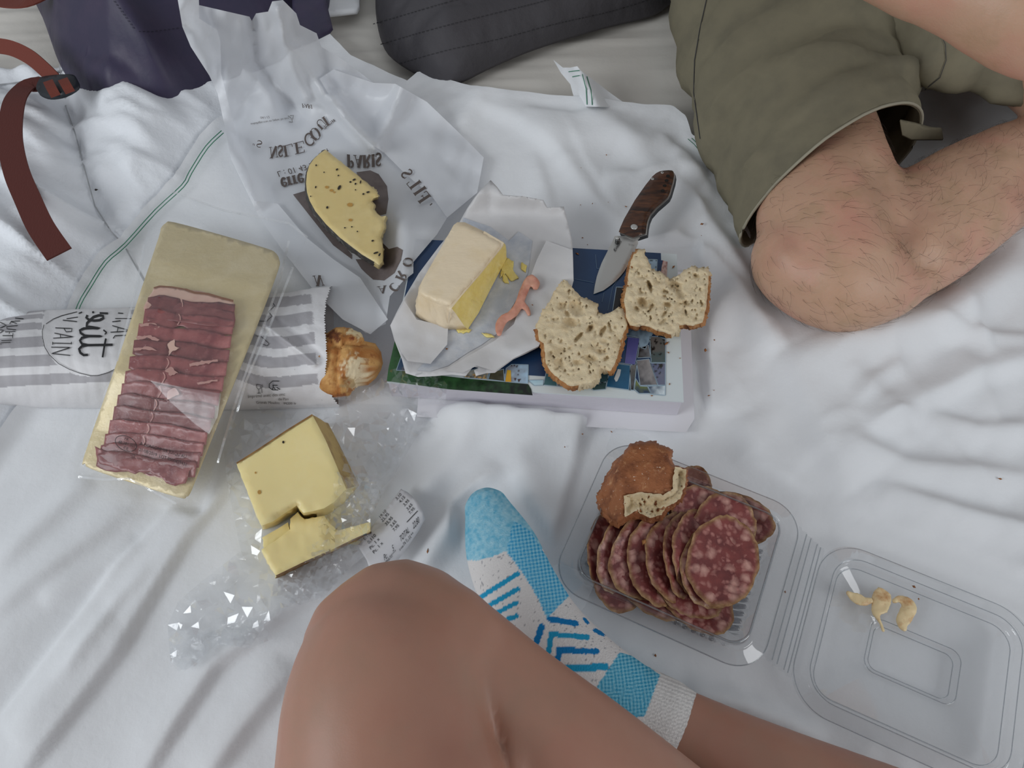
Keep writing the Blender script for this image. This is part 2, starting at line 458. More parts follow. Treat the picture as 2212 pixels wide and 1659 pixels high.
M['crust'] = mat('bread_crust', S(176, 122, 72), .65, spots=[(S(120, 70, 36), 60, .45, .7), (S(214, 178, 128), 90, .55, .75)], bumps=[(180, .6, .002), (700, .3, .001)], spec=.3)
M['crust_d'] = mat('bread_crust_dark', S(156, 98, 62), .6, spots=[(S(110, 62, 38), 70, .45, .7), (S(190, 140, 100), 160, .58, .72), (S(232, 222, 208), 420, .66, .72)], bumps=[(160, .7, .003), (800, .4, .001)], spec=.3, attr=False)
M['cheese'] = mat('comte_cheese', S(238, 220, 158), .4, spots=[(S(242, 226, 170), 25, .45, .75), (S(228, 206, 138), 12, .55, .8)], bumps=[(120, .08, .001)], spec=.4, sss=.25, sss_r=(.008, .006, .003))
M['rind'] = mat('brown_rind', S(150, 112, 64), .7, spots=[(S(108, 76, 42), 90, .45, .7)], bumps=[(300, .5, .001)])
M['cheese2'] = mat('herb_cheese', S(216, 194, 134), .42, spots=[(S(206, 184, 128), 30, .5, .75), (S(228, 210, 156), 18, .5, .8)], bumps=[(90, .1, .001)], spec=.4, sss=.25, sss_r=(.007, .005, .003))
M['rind2'] = mat('dark_mouldy_rind', S(56, 52, 48), .7, spots=[(S(112, 110, 106), 140, .5, .72)], bumps=[(300, .6, .001)])
M['herb'] = mat('dark_herb', S(44, 38, 30), .6)
M['hole_y'] = mat('amber_spot', S(186, 142, 72), .5)
M['butter'] = mat('yellow_butter', S(232, 208, 122), .45, spots=[(S(240, 220, 146), 60, .45, .7)], bumps=[(160, .5, .002)], spec=.4, sss=.3, sss_r=(.006, .005, .002))
M['butter_paper'] = mat('greasy_cream_paper', S(232, 214, 184), .4, spots=[(S(226, 204, 166), 30, .45, .7)], bumps=[(140, .2, .0012, (1, 3, 1)), (45, .3, .002)], spec=.4)
M['paper_w'] = wax('white_wax_paper', S(238, 240, 244), .17, .3, .33)
M['paper_butter'] = mat('white_butter_paper', S(222, 221, 222), .5, bumps=[(70, .2, .002)], spec=.35, transl=.2)
M['paper_grease'] = mat('greasy_grey_paper', S(196, 199, 205), .35, spots=[(S(176, 182, 192), 70, .4, .65)], bumps=[(200, .3, .0012)], spec=.5)
M['receipt'] = mat('receipt_paper', S(222, 222, 226), .5, transl=.15)
M['bag_paper'] = mat('printed_bag_paper', (.8, .8, .8), .6, attr=True, bumps=[(55, .35, .002), (200, .2, .0008)], spec=.3)
M['film'] = film('clear_film', base=.10, edge=.6, rough=.03, haze=.012)
M['film2'] = film('clear_pouch_film', base=.025, edge=.4, rough=.08, haze=.035, bump=(120, .9, .005))
M['plastic'] = film('clear_tray_plastic', tint=(.91, .915, .92), base=.05, edge=.85, rough=.05, haze=.012)
M['gold'] = mat('gold_card', S(218, 200, 154), .42, spots=[(S(228, 212, 172), 30, .45, .7)], bumps=[(60, .4, .002), (260, .3, .001)], metal=.12, spec=.5)
M['ham'] = mat('cured_ham', S(150, 84, 82), .35, spots=[(S(124, 60, 62), 60, .42, .68), (S(178, 112, 108), 35, .55, .75)], bumps=[(120, .25, .001)], spec=.5, sss=.2, sss_r=(.006, .002, .002))
M['ham_fat'] = mat('ham_fat', S(226, 186, 168), .4, spots=[(S(214, 160, 146), 50, .5, .75)], spec=.45, sss=.2, sss_r=(.006, .004, .003))
M['ham_edge'] = mat('ham_pale_edge', S(196, 148, 138), .4)
M['ham_rind'] = mat('ham_brown_rind', S(140, 92, 62), .5)
M['scrap'] = mat('pink_fat', S(208, 150, 130), .4, spots=[(S(186, 116, 100), 60, .45, .7), (S(214, 164, 140), 40, .5, .7)], bumps=[(150, .3, .001)], spec=.5, sss=.2, sss_r=(.006, .003, .002))
M['fat'] = mat('pale_fat', S(226, 204, 160), .4, spots=[(S(190, 142, 92), 90, .5, .72)], bumps=[(200, .3, .001)], spec=.5, sss=.2, sss_r=(.006, .004, .003))
M['cover'] = mat('glossy_blue_cover', S(36, 66, 104), .25, spots=[(S(28, 52, 86), 7, .4, .7)], spec=.5)
M['cover_white'] = mat('pale_cover_border', S(206, 214, 216), .3, spec=.5)
M['pages'] = mat('page_block', S(206, 203, 212), .8, bumps=[(2000, .4, .001, (.02, .02, 1))])
M['white_book'] = mat('white_paper_cover', S(222, 221, 226), .6)
M['photo'] = mat('glossy_print', (.5, .5, .5), .25, attr=True, spec=.5)
M['photo_rim'] = mat('print_border', S(150, 172, 188), .3)
M['scratch'] = mat('scratch_line', S(84, 110, 138), .3)
M['loaf'] = mat('baked_crust', (.5, .3, .15), .65, attr=True, spots=[(S(150, 92, 48), 120, .58, .75)], bumps=[(180, .5, .002), (700, .4, .0012)], spec=.3)
M['rind_l'] = mat('tan_rind', S(186, 158, 96), .6, spots=[(S(150, 118, 70), 60, .45, .7)], bumps=[(200, .3, .001)])
M['wood_floor'] = mat('oak_floor', S(150, 120, 90), .5, spots=[(S(120, 92, 66), 8, .4, .7, (1, 12, 1))])
M['bedframe'] = mat('grey_bed_base', S(120, 116, 112), .8)
M['breadcrumb'] = mat('toasted_crumb', S(150, 96, 52), .8)

def salami_mat():
    m, t, o = nt('salami_meat')
    p = N(t, 'ShaderNodeBsdfPrincipled'); p.inputs['Roughness'].default_value = .38; p.inputs['Specular IOR Level'].default_value = .5
    tc = N(t, 'ShaderNodeTexCoord').outputs['Object']; oi = N(t, 'ShaderNodeObjectInfo')
    mu = N(t, 'ShaderNodeVectorMath', operation='SCALE'); mu.inputs['Scale'].default_value = 7.0
    cx = N(t, 'ShaderNodeCombineXYZ'); t.links.new(oi.outputs['Random'], cx.inputs[0]); t.links.new(oi.outputs['Random'], cx.inputs[1]); t.links.new(cx.outputs[0], mu.inputs[0])
    ad = N(t, 'ShaderNodeVectorMath', operation='ADD'); t.links.new(tc, ad.inputs[0]); t.links.new(mu.outputs[0], ad.inputs[1])
    nz = N(t, 'ShaderNodeTexNoise'); nz.inputs['Scale'].default_value = 150; nz.inputs['Detail'].default_value = 3; t.links.new(ad.outputs[0], nz.inputs['Vector'])
    sc = N(t, 'ShaderNodeVectorMath', operation='SCALE'); sc.inputs['Scale'].default_value = .006; t.links.new(nz.outputs['Color'], sc.inputs[0])
    a2 = N(t, 'ShaderNodeVectorMath', operation='ADD'); t.links.new(ad.outputs[0], a2.inputs[0]); t.links.new(sc.outputs[0], a2.inputs[1])
    def blobs(scale, lo, hi, thr):
        vo = N(t, 'ShaderNodeTexVoronoi'); vo.inputs['Scale'].default_value = scale; t.links.new(a2.outputs[0], vo.inputs['Vector'])
        r = N(t, 'ShaderNodeMapRange'); r.inputs[1].default_value = lo; r.inputs[2].default_value = hi; r.inputs[3].default_value = 1; r.inputs[4].default_value = 0; t.links.new(vo.outputs['Distance'], r.inputs[0])
        s = N(t, 'ShaderNodeSeparateColor'); t.links.new(vo.outputs['Color'], s.inputs[0])
        g = N(t, 'ShaderNodeMath', operation='GREATER_THAN'); g.inputs[1].default_value = thr; t.links.new(s.outputs[0], g.inputs[0])
        mm = N(t, 'ShaderNodeMath', operation='MULTIPLY'); t.links.new(r.outputs[0], mm.inputs[0]); t.links.new(g.outputs[0], mm.inputs[1]); return mm.outputs[0]
    col = mixc(t, noise_fac(t, ad.outputs[0], 60, .35, .65), S(104, 48, 48), S(136, 66, 62))
    col = mixc(t, blobs(230, .15, .62, .5), col, S(176, 118, 110))
    col = mixc(t, blobs(120, .12, .60, .5), col, S(202, 154, 142))
    at_ = N(t, 'ShaderNodeVertexColor'); at_.layer_name = 'Col'
    sp = N(t, 'ShaderNodeSeparateColor'); t.links.new(at_.outputs[0], sp.inputs[0])
    rind = mixc(t, noise_fac(t, ad.outputs[0], 160, .35, .65), S(126, 84, 50), S(176, 140, 98))
    col = mixc(t, sp.outputs[0], col, rind)
    t.links.new(col, p.inputs['Base Color'])
    bn = N(t, 'ShaderNodeBump'); bn.inputs['Strength'].default_value = .4; bn.inputs['Distance'].default_value = .0015; t.links.new(noise_fac(t, ad.outputs[0], 220, 0, 1), bn.inputs['Height']); t.links.new(bn.outputs[0], p.inputs['Normal'])
    t.links.new(p.outputs[0], o.inputs[0]); return m
M['salami'] = salami_mat()

def ham_vary(m):
    t = m.node_tree; p = [n for n in t.nodes if n.type == 'BSDF_PRINCIPLED'][0]; src = p.inputs['Base Color'].links[0].from_socket
    oi = N(t, 'ShaderNodeObjectInfo'); r = N(t, 'ShaderNodeMapRange'); r.inputs[3].default_value = .72; r.inputs[4].default_value = 1.15; t.links.new(oi.outputs['Random'], r.inputs[0])
    h = N(t, 'ShaderNodeHueSaturation'); t.links.new(src, h.inputs['Color']); t.links.new(r.outputs[0], h.inputs['Value']); t.links.new(h.outputs[0], p.inputs['Base Color'])
ham_vary(M['ham'])
M['film_edge'] = film('film_crease', base=.25, edge=.6, rough=.12, haze=.22, bump=(200, .6, .002))
M['film_sheen'] = film('film_sheen', base=.03, edge=.3, rough=.3, haze=.10)
M['plastic_e'] = film('tray_edge_plastic', tint=(.72, .74, .76), base=.12, edge=.8, rough=.08, haze=.03)
M['plastic_tab'] = film('stippled_plastic', tint=(.93, .94, .95), base=.06, edge=.5, rough=.3, haze=.10, bump=(900, .8, .002))
M['plastic_r'] = film('tray_rib_plastic', tint=(.70, .71, .73), base=.10, edge=.7, rough=.12, haze=.05)
# ------------------------------------------------------------------ the bed and its cloths
SEAM = [(128, 140), (142, 230), (163, 290), (183, 365), (205, 445), (240, 500), (268, 530), (330, 640)]
SEAM2 = [(-60, 190), (40, 178), (140, 150), (260, 120), (420, 100)]
EDGE = [(640, 120), (560, 215), (475, 278), (440, 312), (404, 368), (388, 396), (330, 450), (265, 522), (222, 560), (188, 612), (163, 655), (140, 720), (90, 830), (0, 960), (-160, 1180)]
FLATS = [([(800, 500), (1500, 540), (1520, 890), (1200, 900), (820, 858)], 16), ([(1290, 900), (1780, 1100), (2400, 1330), (2240, 1720), (1650, 1480), (1180, 1290)], 45),
         ([(-60, 640), (860, 600), (870, 900), (-60, 910)], 45), ([(340, 440), (640, 520), (430, 1100), (160, 1010)], 40), ([(1090, 1040), (1330, 1400), (1470, 1500), (1400, 1650), (1020, 1400), (990, 1100)], 30)]
FOLDS = [([(1216, 286), (1262, 370), (1330, 470)], -.004, 10, 26), ([(1150, 330), (1180, 420), (1200, 520)], .004, 12, 30), ([(1440, 395), (1490, 430), (1520, 480)], .006, 12, 22), ([(1420, 300), (1480, 350), (1540, 440)], .006, 12, 26), ([(1395, 545), (1460, 520), (1530, 560), (1600, 650)], .007, 12, 26), ([(1130, 250), (1230, 262), (1340, 258)], .004, 10, 24),
    # (photo polyline, height, width on one side, width on the other side)
    ([(500, 1050), (400, 1172), (332, 1280), (256, 1412), (193, 1492), (66, 1655), (20, 1720)], .008, 10, 62),
    ([(420, 1040), (357, 1100), (238, 1222), (119, 1377), (0, 1528), (-50, 1590)], -.006, 9, 44),
    ([(720, 1255), (600, 1340), (471, 1437), (391, 1556), (324, 1665), (300, 1720)], .008, 11, 56),
    ([(330, 1230), (262, 1300), (230, 1350), (150, 1460)], .004, 12, 20),
    ([(640, 1440), (540, 1560), (440, 1700)], .009, 16, 60),
    ([(205, 1030), (100, 1130), (-20, 1240)], .006, 20, 34), ([(280, 1100), (150, 1200), (-30, 1340)], .006, 16, 40),
    ([(300, 1170), (200, 1240), (90, 1300)], .006, 24, 30), ([(250, 1330), (150, 1440), (20, 1600)], .006, 40, 40),
    ([(1690, 762), (1735, 860), (1780, 960), (1850, 1060)], .016, 120, 34),
    ([(1690, 790), (1790, 762), (1900, 735), (2050, 690), (2230, 560)], .020, 60, 46),
    ([(1560, 620), (1640, 700), (1690, 770)], .012, 24, 40), ([(1480, 440), (1560, 540), (1640, 660)], .012, 22, 34),
    ([(1860, 940), (1990, 865), (2110, 812), (2260, 775)], .014, 40, 22), ([(1800, 960), (1950, 1010), (2230, 1040)], .011, 22, 40),
    ([(1890, 1060), (2050, 1112), (2260, 1165)], .013, 20, 34), ([(2000, 900), (2100, 935), (2260, 930)], .010, 18, 30),
    ([(2030, 640), (2090, 700), (2130, 780)], .008, 16, 24), ([(1990, 700), (2080, 735), (2240, 740)], .007, 14, 20), ([(1840, 880), (1880, 830), (1950, 790)], .007, 16, 22), ([(1870, 925), (1930, 905), (1990, 910)], .005, 12, 16),
    ([(2060, 760), (2120, 860), (2150, 920)], .007, 24, 34), ([(1820, 800), (1900, 880), (1960, 960)], .006, 24, 30),
    ([(1010, 215), (1120, 262), (1210, 330), (1270, 420), (1350, 500)], .010, 46, 18),
    ([(1150, 280), (1240, 300), (1330, 300), (1450, 330)], .006, 30, 26), ([(1300, 390), (1380, 400), (1460, 372), (1520, 400)], .011, 22, 34),
    ([(1040, 205), (1000, 280), (960, 360)], .006, 24, 40), ([(1250, 240), (1350, 300), (1420, 390)], .006, 30, 30),
    ([(925, 925), (965, 896), (1010, 893), (1120, 905), (1260, 918), (1350, 942)], .020, 12, 44),
    ([(1500, 900), (1505, 780), (1540, 690), (1570, 640)], .014, 22, 40), ([(1500, 470), (1430, 520), (1390, 560)], .008, 20, 30),
    ([(1030, 900), (975, 1000), (900, 1080)], .010, 30, 40), ([(1300, 945), (1250, 1050), (1195, 1190)], .008, 36, 40), ([(1110, 960), (1150, 1060), (1190, 1150)], .006, 40, 30),
    ([(1075, 1000), (1010, 1090), (930, 1210), (860, 1290)], .013, 26, 36), ([(1470, 1490), (1600, 1530), (1780, 1610)], .012, 30, 30),
    ([(1600, 900), (1640, 1000), (1740, 1100)], .006, 40, 40), ([(1560, 760), (1580, 880), (1640, 980)], .005, 40, 40),
]
def duvet_mask(u, v):
    d, s, f = seg_dist(u, v, EDGE)
    left = s > 0
    return sstep(-40, 120, np.where(left, d, -d)) * sstep(-40, 60, v - 130 + (u - 0) * .06)
def duvet_puff(x, y, u, v):
    d1 = np.minimum(seg_dist(u, v, SEAM)[0], seg_dist(u, v, SEAM2)[0])
    d1 = np.minimum(d1, np.hypot(0, np.abs(u + 260)))
    p = .034 * (1 - np.exp(-(d1 / 60.0) ** 1.2))
    w = np.exp(-(d1 / 130.0) ** 2)
    rot = (x * .55 + y * .83); rot2 = (-x * .83 + y * .55)
    p = p + (.014 + .030 * w) * fbm(rot2 * 8, rot * 30, 3, 3) + .016 * fbm(x * 10, y * 14, 8, 3)
    rg = np.abs(fbm(rot2 * 5, rot * 17, 48, 3)); p = p + .013 * (1 - np.clip(rg / .15, 0, 1)) ** 1.5
    return p
_flatw = []
def bed_z(x, y):
    """height of the top cloth at (x, y)"""
    x = np.asarray(x, float); y = np.asarray(y, float)
    u, v = to_px(x, y, 0.0)
    u = np.where(y < -.45, -9999, u)
    z = np.zeros(x.shape)
    for pts, h, wl, wr in FOLDS:
        d, s, f = seg_dist(u, v, pts)
        w = np.where(s > 0, wr, wl); tp = 1 - np.abs(2 * f - 1) ** 4
        z = z + h * np.exp(-(d / w) ** 2) * (tp * .85 + .15)
    z = z + .010 * fbm(x * 5, y * 5, 21, 3) + .004 * fbm((x + y) * 7, (y - x) * 19, 5, 3)
    rg = np.abs(fbm((x * .8 + y * .6) * 5, (y * .8 - x * .6) * 11, 44, 3)); z = z + .003 * (1 - np.clip(rg / .16, 0, 1)) ** 1.5 * (.3 + .7 * sstep(.1, .35, x))
    rg = np.abs(fbm((x * .3 - y * .95) * 4, (y * .3 + x * .95) * 9, 46, 3)); z = z + .0025 * (1 - np.clip(rg / .12, 0, 1)) ** 1.5 * (.3 + .7 * sstep(.1, .35, x))
    for poly, m in FLATS:
        dd = seg_dist(u, v, poly + [poly[0]])[0]; ins = inside(u, v, poly)
        k = np.where(ins, 0.0, sstep(0, m * .7, dd)); z = z * k
    dm = duvet_mask(u, v)
    z = np.where(dm > 0, z * (1 - dm) + dm * duvet_puff(x, y, u, v), z)
    return z
def bz(u, v):
    """bed height at a photo position"""
    p = at(u, v, 0.0); return bed_z(p[..., 0], p[..., 1])
def grid_cloth(name, x0, x1, y0, y1, step, zf, mat, parent, keep=None, snap=None, **kw):
    nx = int((x1 - x0) / step) + 1; ny = int((y1 - y0) / step) + 1
    X, Y = np.meshgrid(np.linspace(x0, x1, nx), np.linspace(y0, y1, ny)); x = X.ravel(); y = Y.ravel()
    ok = np.ones(x.shape, bool) if keep is None else keep(x, y)
    i = np.arange(nx * ny).reshape(ny, nx)
    q = np.stack([i[:-1, :-1].ravel(), i[:-1, 1:].ravel(), i[1:, 1:].ravel(), i[1:, :-1].ravel()], 1)
    if keep is not None:
        q = q[ok[q].all(1)]
        e = np.concatenate([q[:, [0, 1]], q[:, [1, 2]], q[:, [2, 3]], q[:, [3, 0]]]); e.sort(1)
        ue, cn = np.unique(e, axis=0, return_counts=True); bv = np.unique(ue[cn == 1])
        if snap is not None:
            P = np.array(snap + [snap[0]])
            for _ in bv:
                a, b = P[:-1], P[1:]; d = b - a; p = np.array((x[_], y[_]))
                t = np.clip(((p - a) * d).sum(1) / np.maximum((d * d).sum(1), 1e-12), 0, 1); c = a + d * t[:, None]
                dist = np.hypot(*(c - p).T); k = dist.argmin()
                if dist[k] < step * 1.6: x[_], y[_] = c[k]
    us = np.unique(q); mp = np.full(nx * ny, -1); mp[us] = np.arange(len(us)); q = mp[q]; x = x[us]; y = y[us]
    return part(name, np.stack([x, y, zf(x, y)], 1), q, mat, parent, **kw)

# floor and bed
def box_geo(x0, x1, y0, y1, z0, z1, bev=0):
    v = [(x0, y0, z0), (x1, y0, z0), (x1, y1, z0), (x0, y1, z0), (x0, y0, z1), (x1, y0, z1), (x1, y1, z1), (x0, y1, z1)]
    return np.array(v, float), [(3, 2, 1, 0), (4, 5, 6, 7), (0, 1, 5, 4), (1, 2, 6, 5), (2, 3, 7, 6), (3, 0, 4, 7)]
v_, f_ = box_geo(-4, 4, -3.5, 4, -.62, -.58); structure(part('floor', v_, f_, M['wood_floor'], None, False))
bed = thing('bed', 'wide bed with a wrinkled cream fitted sheet, under all the picnic things', 'bed', (0, .1, -.58))
v_, f_ = box_geo(-1.05, 1.25, -1.05, 1.25, -.575, -.27); part('bed_base', v_, f_, M['bedframe'], bed, False)
v_, f_ = box_geo(-1.07, 1.27, -1.07, 1.27, -.26, -.03); part('mattress', v_, f_, M['fitted'], bed, False)
def fit_z(x, y):
    u, v = to_px(x, y, 0.0)
    bow = y + .10 * (x - .25) ** 2 - .02 * x
    w = sstep(.05, .35, y)
    wr = np.abs(fbm(x * 2.2, bow * 34, 31, 3)) * 1.6
    return -.016 + w * (.011 * fbm(x * 2.5, bow * 26, 33, 3) + .012 * (.5 - wr) * .6) + .008 * fbm(x * 5, y * 5, 35, 2) * w
grid_cloth('fitted_sheet', -1.08, 1.28, -1.08, 1.28, .007, fit_z, M['fitted'], bed)

# quilted duvet on the left
edge_w = [tuple(p[:2]) for p in at([e[0] for e in EDGE], [e[1] for e in EDGE], 0.0)]
duvet = thing('duvet', 'white quilted duvet puffed up on the left below the purple bag', 'duvet', tuple(at(120, 400, -.015)))
def duvet_keep(x, y):
    u, v = to_px(x, y, 0.0); d, s, f = seg_dist(u, v, EDGE)
    return ((s > 0) | (d < 60)) & (v > 120 - u * .06) & (v < 1000) & (x > -1.15)
def duvet_z(x, y):
    z = bed_z(x, y); u, v = to_px(x, y, 0.0); d, s, f = seg_dist(u, v, EDGE)
    sink = np.where(s > 0, 0.0, np.clip(d / 60, 0, 1) * .008)
    rim = (1 - sstep(0, 40, v - 120 + u * .06)) * .03
    return z - .0015 - sink - rim
grid_cloth('duvet_cover', -1.15, -.15, -.15, .62, .0045, duvet_z, M['duvet'], duvet, keep=duvet_keep)
for sm_ in (SEAM, SEAM2): v_, f_ = strokes_geo([sm_], bz, 3, .0022); part('seam', v_, f_, M['seam_thread'], duvet)

# white top sheet with green striped hem
SHEET = EDGE[::-1][0:0] + [(-160, 1180)] + EDGE[-2::-1] + [(700, 70), (760, 130), (880, 178), (905, 160), (930, 163), (985, 184), (1040, 205), (1180, 216), (1300, 228), (1450, 240), (1478, 262), (1492, 300), (1530, 330), (1600, 330), (1800, 250), (2000, 205), (2160, 190), (2500, 160), (2900, 150)]
sheet_w = [tuple(p[:2]) for p in at([e[0] for e in SHEET], [e[1] for e in SHEET], 0.0)]
sheet_w = sheet_w + [(1.29, .3), (1.29, -1.09), (-1.09, -1.09), (-1.09, -.15)]
sheet = thing('top_sheet', 'crumpled white cotton sheet with green striped hem spread under the food', 'sheet', (.1, -.1, -.004))
def sheet_z(x, y):
    u, v = to_px(x, y, 0.0); d, s, f = seg_dist(u, v, SHEET)
    return bed_z(x, y) + .0015 + .004 * np.exp(-(d / 14.0) ** 2)
grid_cloth('sheet_cloth', -1.09, 1.29, -1.09, .62, .004, sheet_z, M['sheet'], sheet, keep=lambda x, y: inside(x, y, sheet_w), snap=sheet_w)
sz = lambda u, v: bz(u, v) + .006
def offset_line(pts, d):
    P = np.array(smooth_poly(pts, False, 3)); D = np.gradient(P, axis=0); D /= np.linalg.norm(D, axis=1, keepdims=True)
    return [tuple(p) for p in P + np.stack([-D[:, 1], D[:, 0]], 1) * d]
for off in (-5.5, -12):
    v_, f_ = strokes_geo([offset_line(EDGE[2:12], off)], sz, 2.2); part('green_stripe', v_, f_, M['green_thread'], sheet, label='green hem stripe')
# turned-up corner of the sheet
CORNER = [(1195, 129), (1216, 146), (1232, 146), (1247, 143), (1254, 152), (1272, 165), (1312, 196), (1362, 232), (1246, 230), (1238, 205), (1232, 182), (1212, 158)]
cz = lambda u, v: .004 + .02 * np.exp(-((u - 1250 - (v - 150) * .5) / 22.0) ** 2) + .012 * (1 - sstep(140, 230, v))
flat('sheet_corner', CORNER, cz, M['sheet'], sheet, 6)
v_, f_ = strokes_geo([[(1228, 155), (1252, 152)], [(1236, 166), (1252, 163)], [(1258, 160), (1266, 192), (1268, 226)], [(1268, 165), (1277, 195), (1279, 227)]], cz, 1.8, .001)
part('green_stripe', v_, f_, M['green_thread'], sheet, label='green hem stripe')
v_, f_ = strokes_geo([[(1486, 300), (1500, 312), (1518, 335)], [(1494, 298), (1508, 312), (1524, 334)]], sz, 1.6)
part('green_stripe', v_, f_, M['green_thread'], sheet, label='green hem stripe')
# ------------------------------------------------------------------ bag, straps, cushion
def dome(poly, z0, h, R, sp, parent, name, mat, dzf=None, pw=.5, seed=1):
    """stuffed shape over an outline on the bed: world-space outline, rises from its rim"""
    Wd = at([p[0] for p in poly], [p[1] for p in poly], z0); pl = [tuple(p) for p in Wd[:, :2]]
    P, T, loop, E = cdt(pl, sp, seed); T = [tuple(reversed(t)) for t in T]
    d = _near(P, P[loop]); t = np.clip(d / R, 0, 1)
    z = z0 + h * (1 - (1 - t) ** 2) ** pw
    if dzf is not None: z = z + dzf(P[:, 0], P[:, 1], d)
    V = np.stack([P[:, 0], P[:, 1], z], 1)
    base = np.stack([P[loop][:, 0], P[loop][:, 1], np.full(len(loop), z0 - .004)], 1)
    n = len(V); m = len(loop)
    ar = poly_area([P[i] for i in loop])
    Fc = list(T)
    for k in range(m):
        k2 = (k + 1) % m; q = (loop[k], n + k, n + k2, loop[k2]); Fc.append(q if ar > 0 else tuple(reversed(q)))
    cap = tuple(n + k for k in range(m)); Fc.append(tuple(reversed(cap)) if ar > 0 else cap)
    return part(name, np.concatenate([V, base]), Fc, mat, parent)

bag = thing('backpack', 'purple navy fabric bag with rust webbing strap in the upper left corner', 'bag', tuple(at(300, 60, .0)))
BAG = [(40, -160), (62, -30), (92, 38), (110, 88), (126, 132), (150, 172), (196, 214), (232, 240), (252, 246), (310, 242), (376, 230), (412, 212), (468, 186), (560, 150), (640, 104), (700, 40), (720, -60), (740, -180)]
def bag_dz(x, y, d):
    u, v = to_px(x, y, .03)
    a = seg_dist(u, v, [(150, 130), (260, 170), (350, 200), (384, 222)])[0]; b = seg_dist(u, v, [(170, 20), (270, 90), (345, 165), (378, 218)])[0]
    return (-.014 * np.exp(-(a / 16.0) ** 2) + .020 * np.exp(-(b / 30.0) ** 2)) * np.clip(d / .03, 0, 1) + .010 * fbm(x * 9, y * 9, 61, 3) * np.clip(d / .03, 0, 1)
dome(smooth_poly(BAG, True, 3), .012, .13, .17, .007, bag, 'bag_body', M['navy'], bag_dz, .75)
FLAP = [(630, -60), (690, -60), (718, 58), (712, 66), (668, 88), (650, 94), (632, 40)]
flat('bag_flap', FLAP, lambda u, v: .075 + 0 * u + .01 * fbm(u / 40, v / 40, 5), M['navy'], bag, 10, thick=.004)
def bag_top(u, v):
    # raise photo positions onto the bag skin by marching down the sight line
    r = []
    dg = bpy.context.evaluated_depsgraph_get(); ob = [o for o in bag.children if o.name.startswith('bag_body')][0]
    inv = np.array(ob_world(ob))
    for a, b in zip(np.ravel(u), np.ravel(v)):
        p0 = at(a, b, .4) - inv; p1 = at(a, b, 0.0) - inv; d = Vector(p1 - p0); h = ob.ray_cast(Vector(p0), d.normalized())
        r.append((h[1][2] + inv[2]) if h[0] else .05)
    return np.array(r).reshape(np.shape(u))
def ob_world(o): return np.array(WLOC[o.name])
v_, f_ = strokes_geo([[(246 + 5 * i, 2 + 7 * i), (248.5 + 5 * i, 5.5 + 7 * i)] for i in range(9)] + [[(300 + 9 * i, 68 + (3 if i > 3 else 1) * 0 - (i - 3) * 1.2 * (i > 3)), (305 + 9 * i, 68 - (i - 3) * 1.2 * (i > 3))] for i in range(10)], bag_top, 1.6, .0008)
part('stitching', v_, f_, M['navy_thread'], bag)
ribbon([(86, 182, .045), (58, 186, .046), (34, 212, .054), (24, 256, .056), (23, 310, .056), (36, 372, .056), (60, 430, .055), (88, 490, .054), (128, 549, .052)], .026, .0018, 'strap', M['rust'], bag, label='long loose strap end')
ribbon([(-30, 97, .055), (20, 103, .06), (62, 122, .06), (96, 150, .055), (124, 178, .048)], .018, .0018, 'strap', M['rust2'], bag, twist=lambda t: -.7)
ribbon([(-40, -8, .05), (20, 6, .06), (60, 4, .07), (110, -20, .07)], .022, .0018, 'strap', M['rust2'], bag)
bk = flat('buckle', smooth_poly([(78, 192), (84, 172), (98, 164), (150, 160), (165, 168), (166, 184), (140, 200), (112, 206), (92, 203)], True, 3), lambda u, v: .056 + .004 * np.sin(u / 18), M['black'], bag, 6, thick=.006, label='black plastic buckle')
ribbon([(104, 176, .062), (112, 192, .064), (121, 208, .058)], .011, .002, 'strap_loop', M['rust2'], bk)
ribbon([(136, 172, .062), (144, 186, .064), (152, 200, .058)], .011, .002, 'strap_loop', M['rust2'], bk)

CUSH = [(812, -140), (811, -20), (812, 30), (820, 75), (838, 113), (878, 144), (922, 166), (966, 178), (1002, 171), (1052, 146), (1132, 111), (1202, 87), (1302, 57), (1400, 33), (1440, 10), (1462, -20), (1470, -140)]
QL = [[(806, 52), (930, 15), (1010, -8), (1110, -40)], [(822, 96), (930, 64), (1040, 36), (1160, 6), (1290, -30)], [(862, 138), (960, 110), (1080, 84), (1200, 52), (1330, 22), (1460, -20)]]
def cush_dz(x, y, d):
    u, v = to_px(x, y, .04); z = 0
    for q in QL: z = z - .006 * np.exp(-(seg_dist(u, v, q)[0] / 7.0) ** 2)
    rim = np.exp(-(d / .03) ** 2)
    return z * np.clip(d / .02, 0, 1) + .012 * rim * fbm(x * 45 + y * 10, y * 8, 71, 3) * np.clip(d / .01, 0, 1) + .008 * fbm(x * 10, y * 14, 72, 3) * np.clip(d / .03, 0, 1)
cush = thing('quilted_cushion', 'dark grey quilted cushion lying at the top edge on the cream sheet', 'cushion', tuple(at(1100, 30, 0.0)))
cb = dome(smooth_poly(CUSH, True, 3), .002, .085, .11, .007, cush, 'cushion_cover', M['grey'], cush_dz, .6)
def ray_z(ob):
    inv = ob_world(ob)
    def f(u, v):
        r = []
        for a, b in zip(np.ravel(u), np.ravel(v)):
            p0 = at(a, b, .5) - inv; p1 = at(a, b, 0.0) - inv; h = ob.ray_cast(Vector(p0), Vector(p1 - p0).normalized()); r.append((h[1][2] + inv[2]) if h[0] else .03)
        return np.array(r).reshape(np.shape(u))
    return f
dash = []
for q in QL:
    P = np.array(smooth_poly(q, False, 6)); 
    for a, b in zip(P[:-1], P[1:]):
        n = max(1, int(np.hypot(*(b - a)) / 7))
        for j in range(n): dash.append([tuple(a + (b - a) * j / n), tuple(a + (b - a) * (j + .6) / n)])
dash = [d for d in dash if d[0][1] > -40]
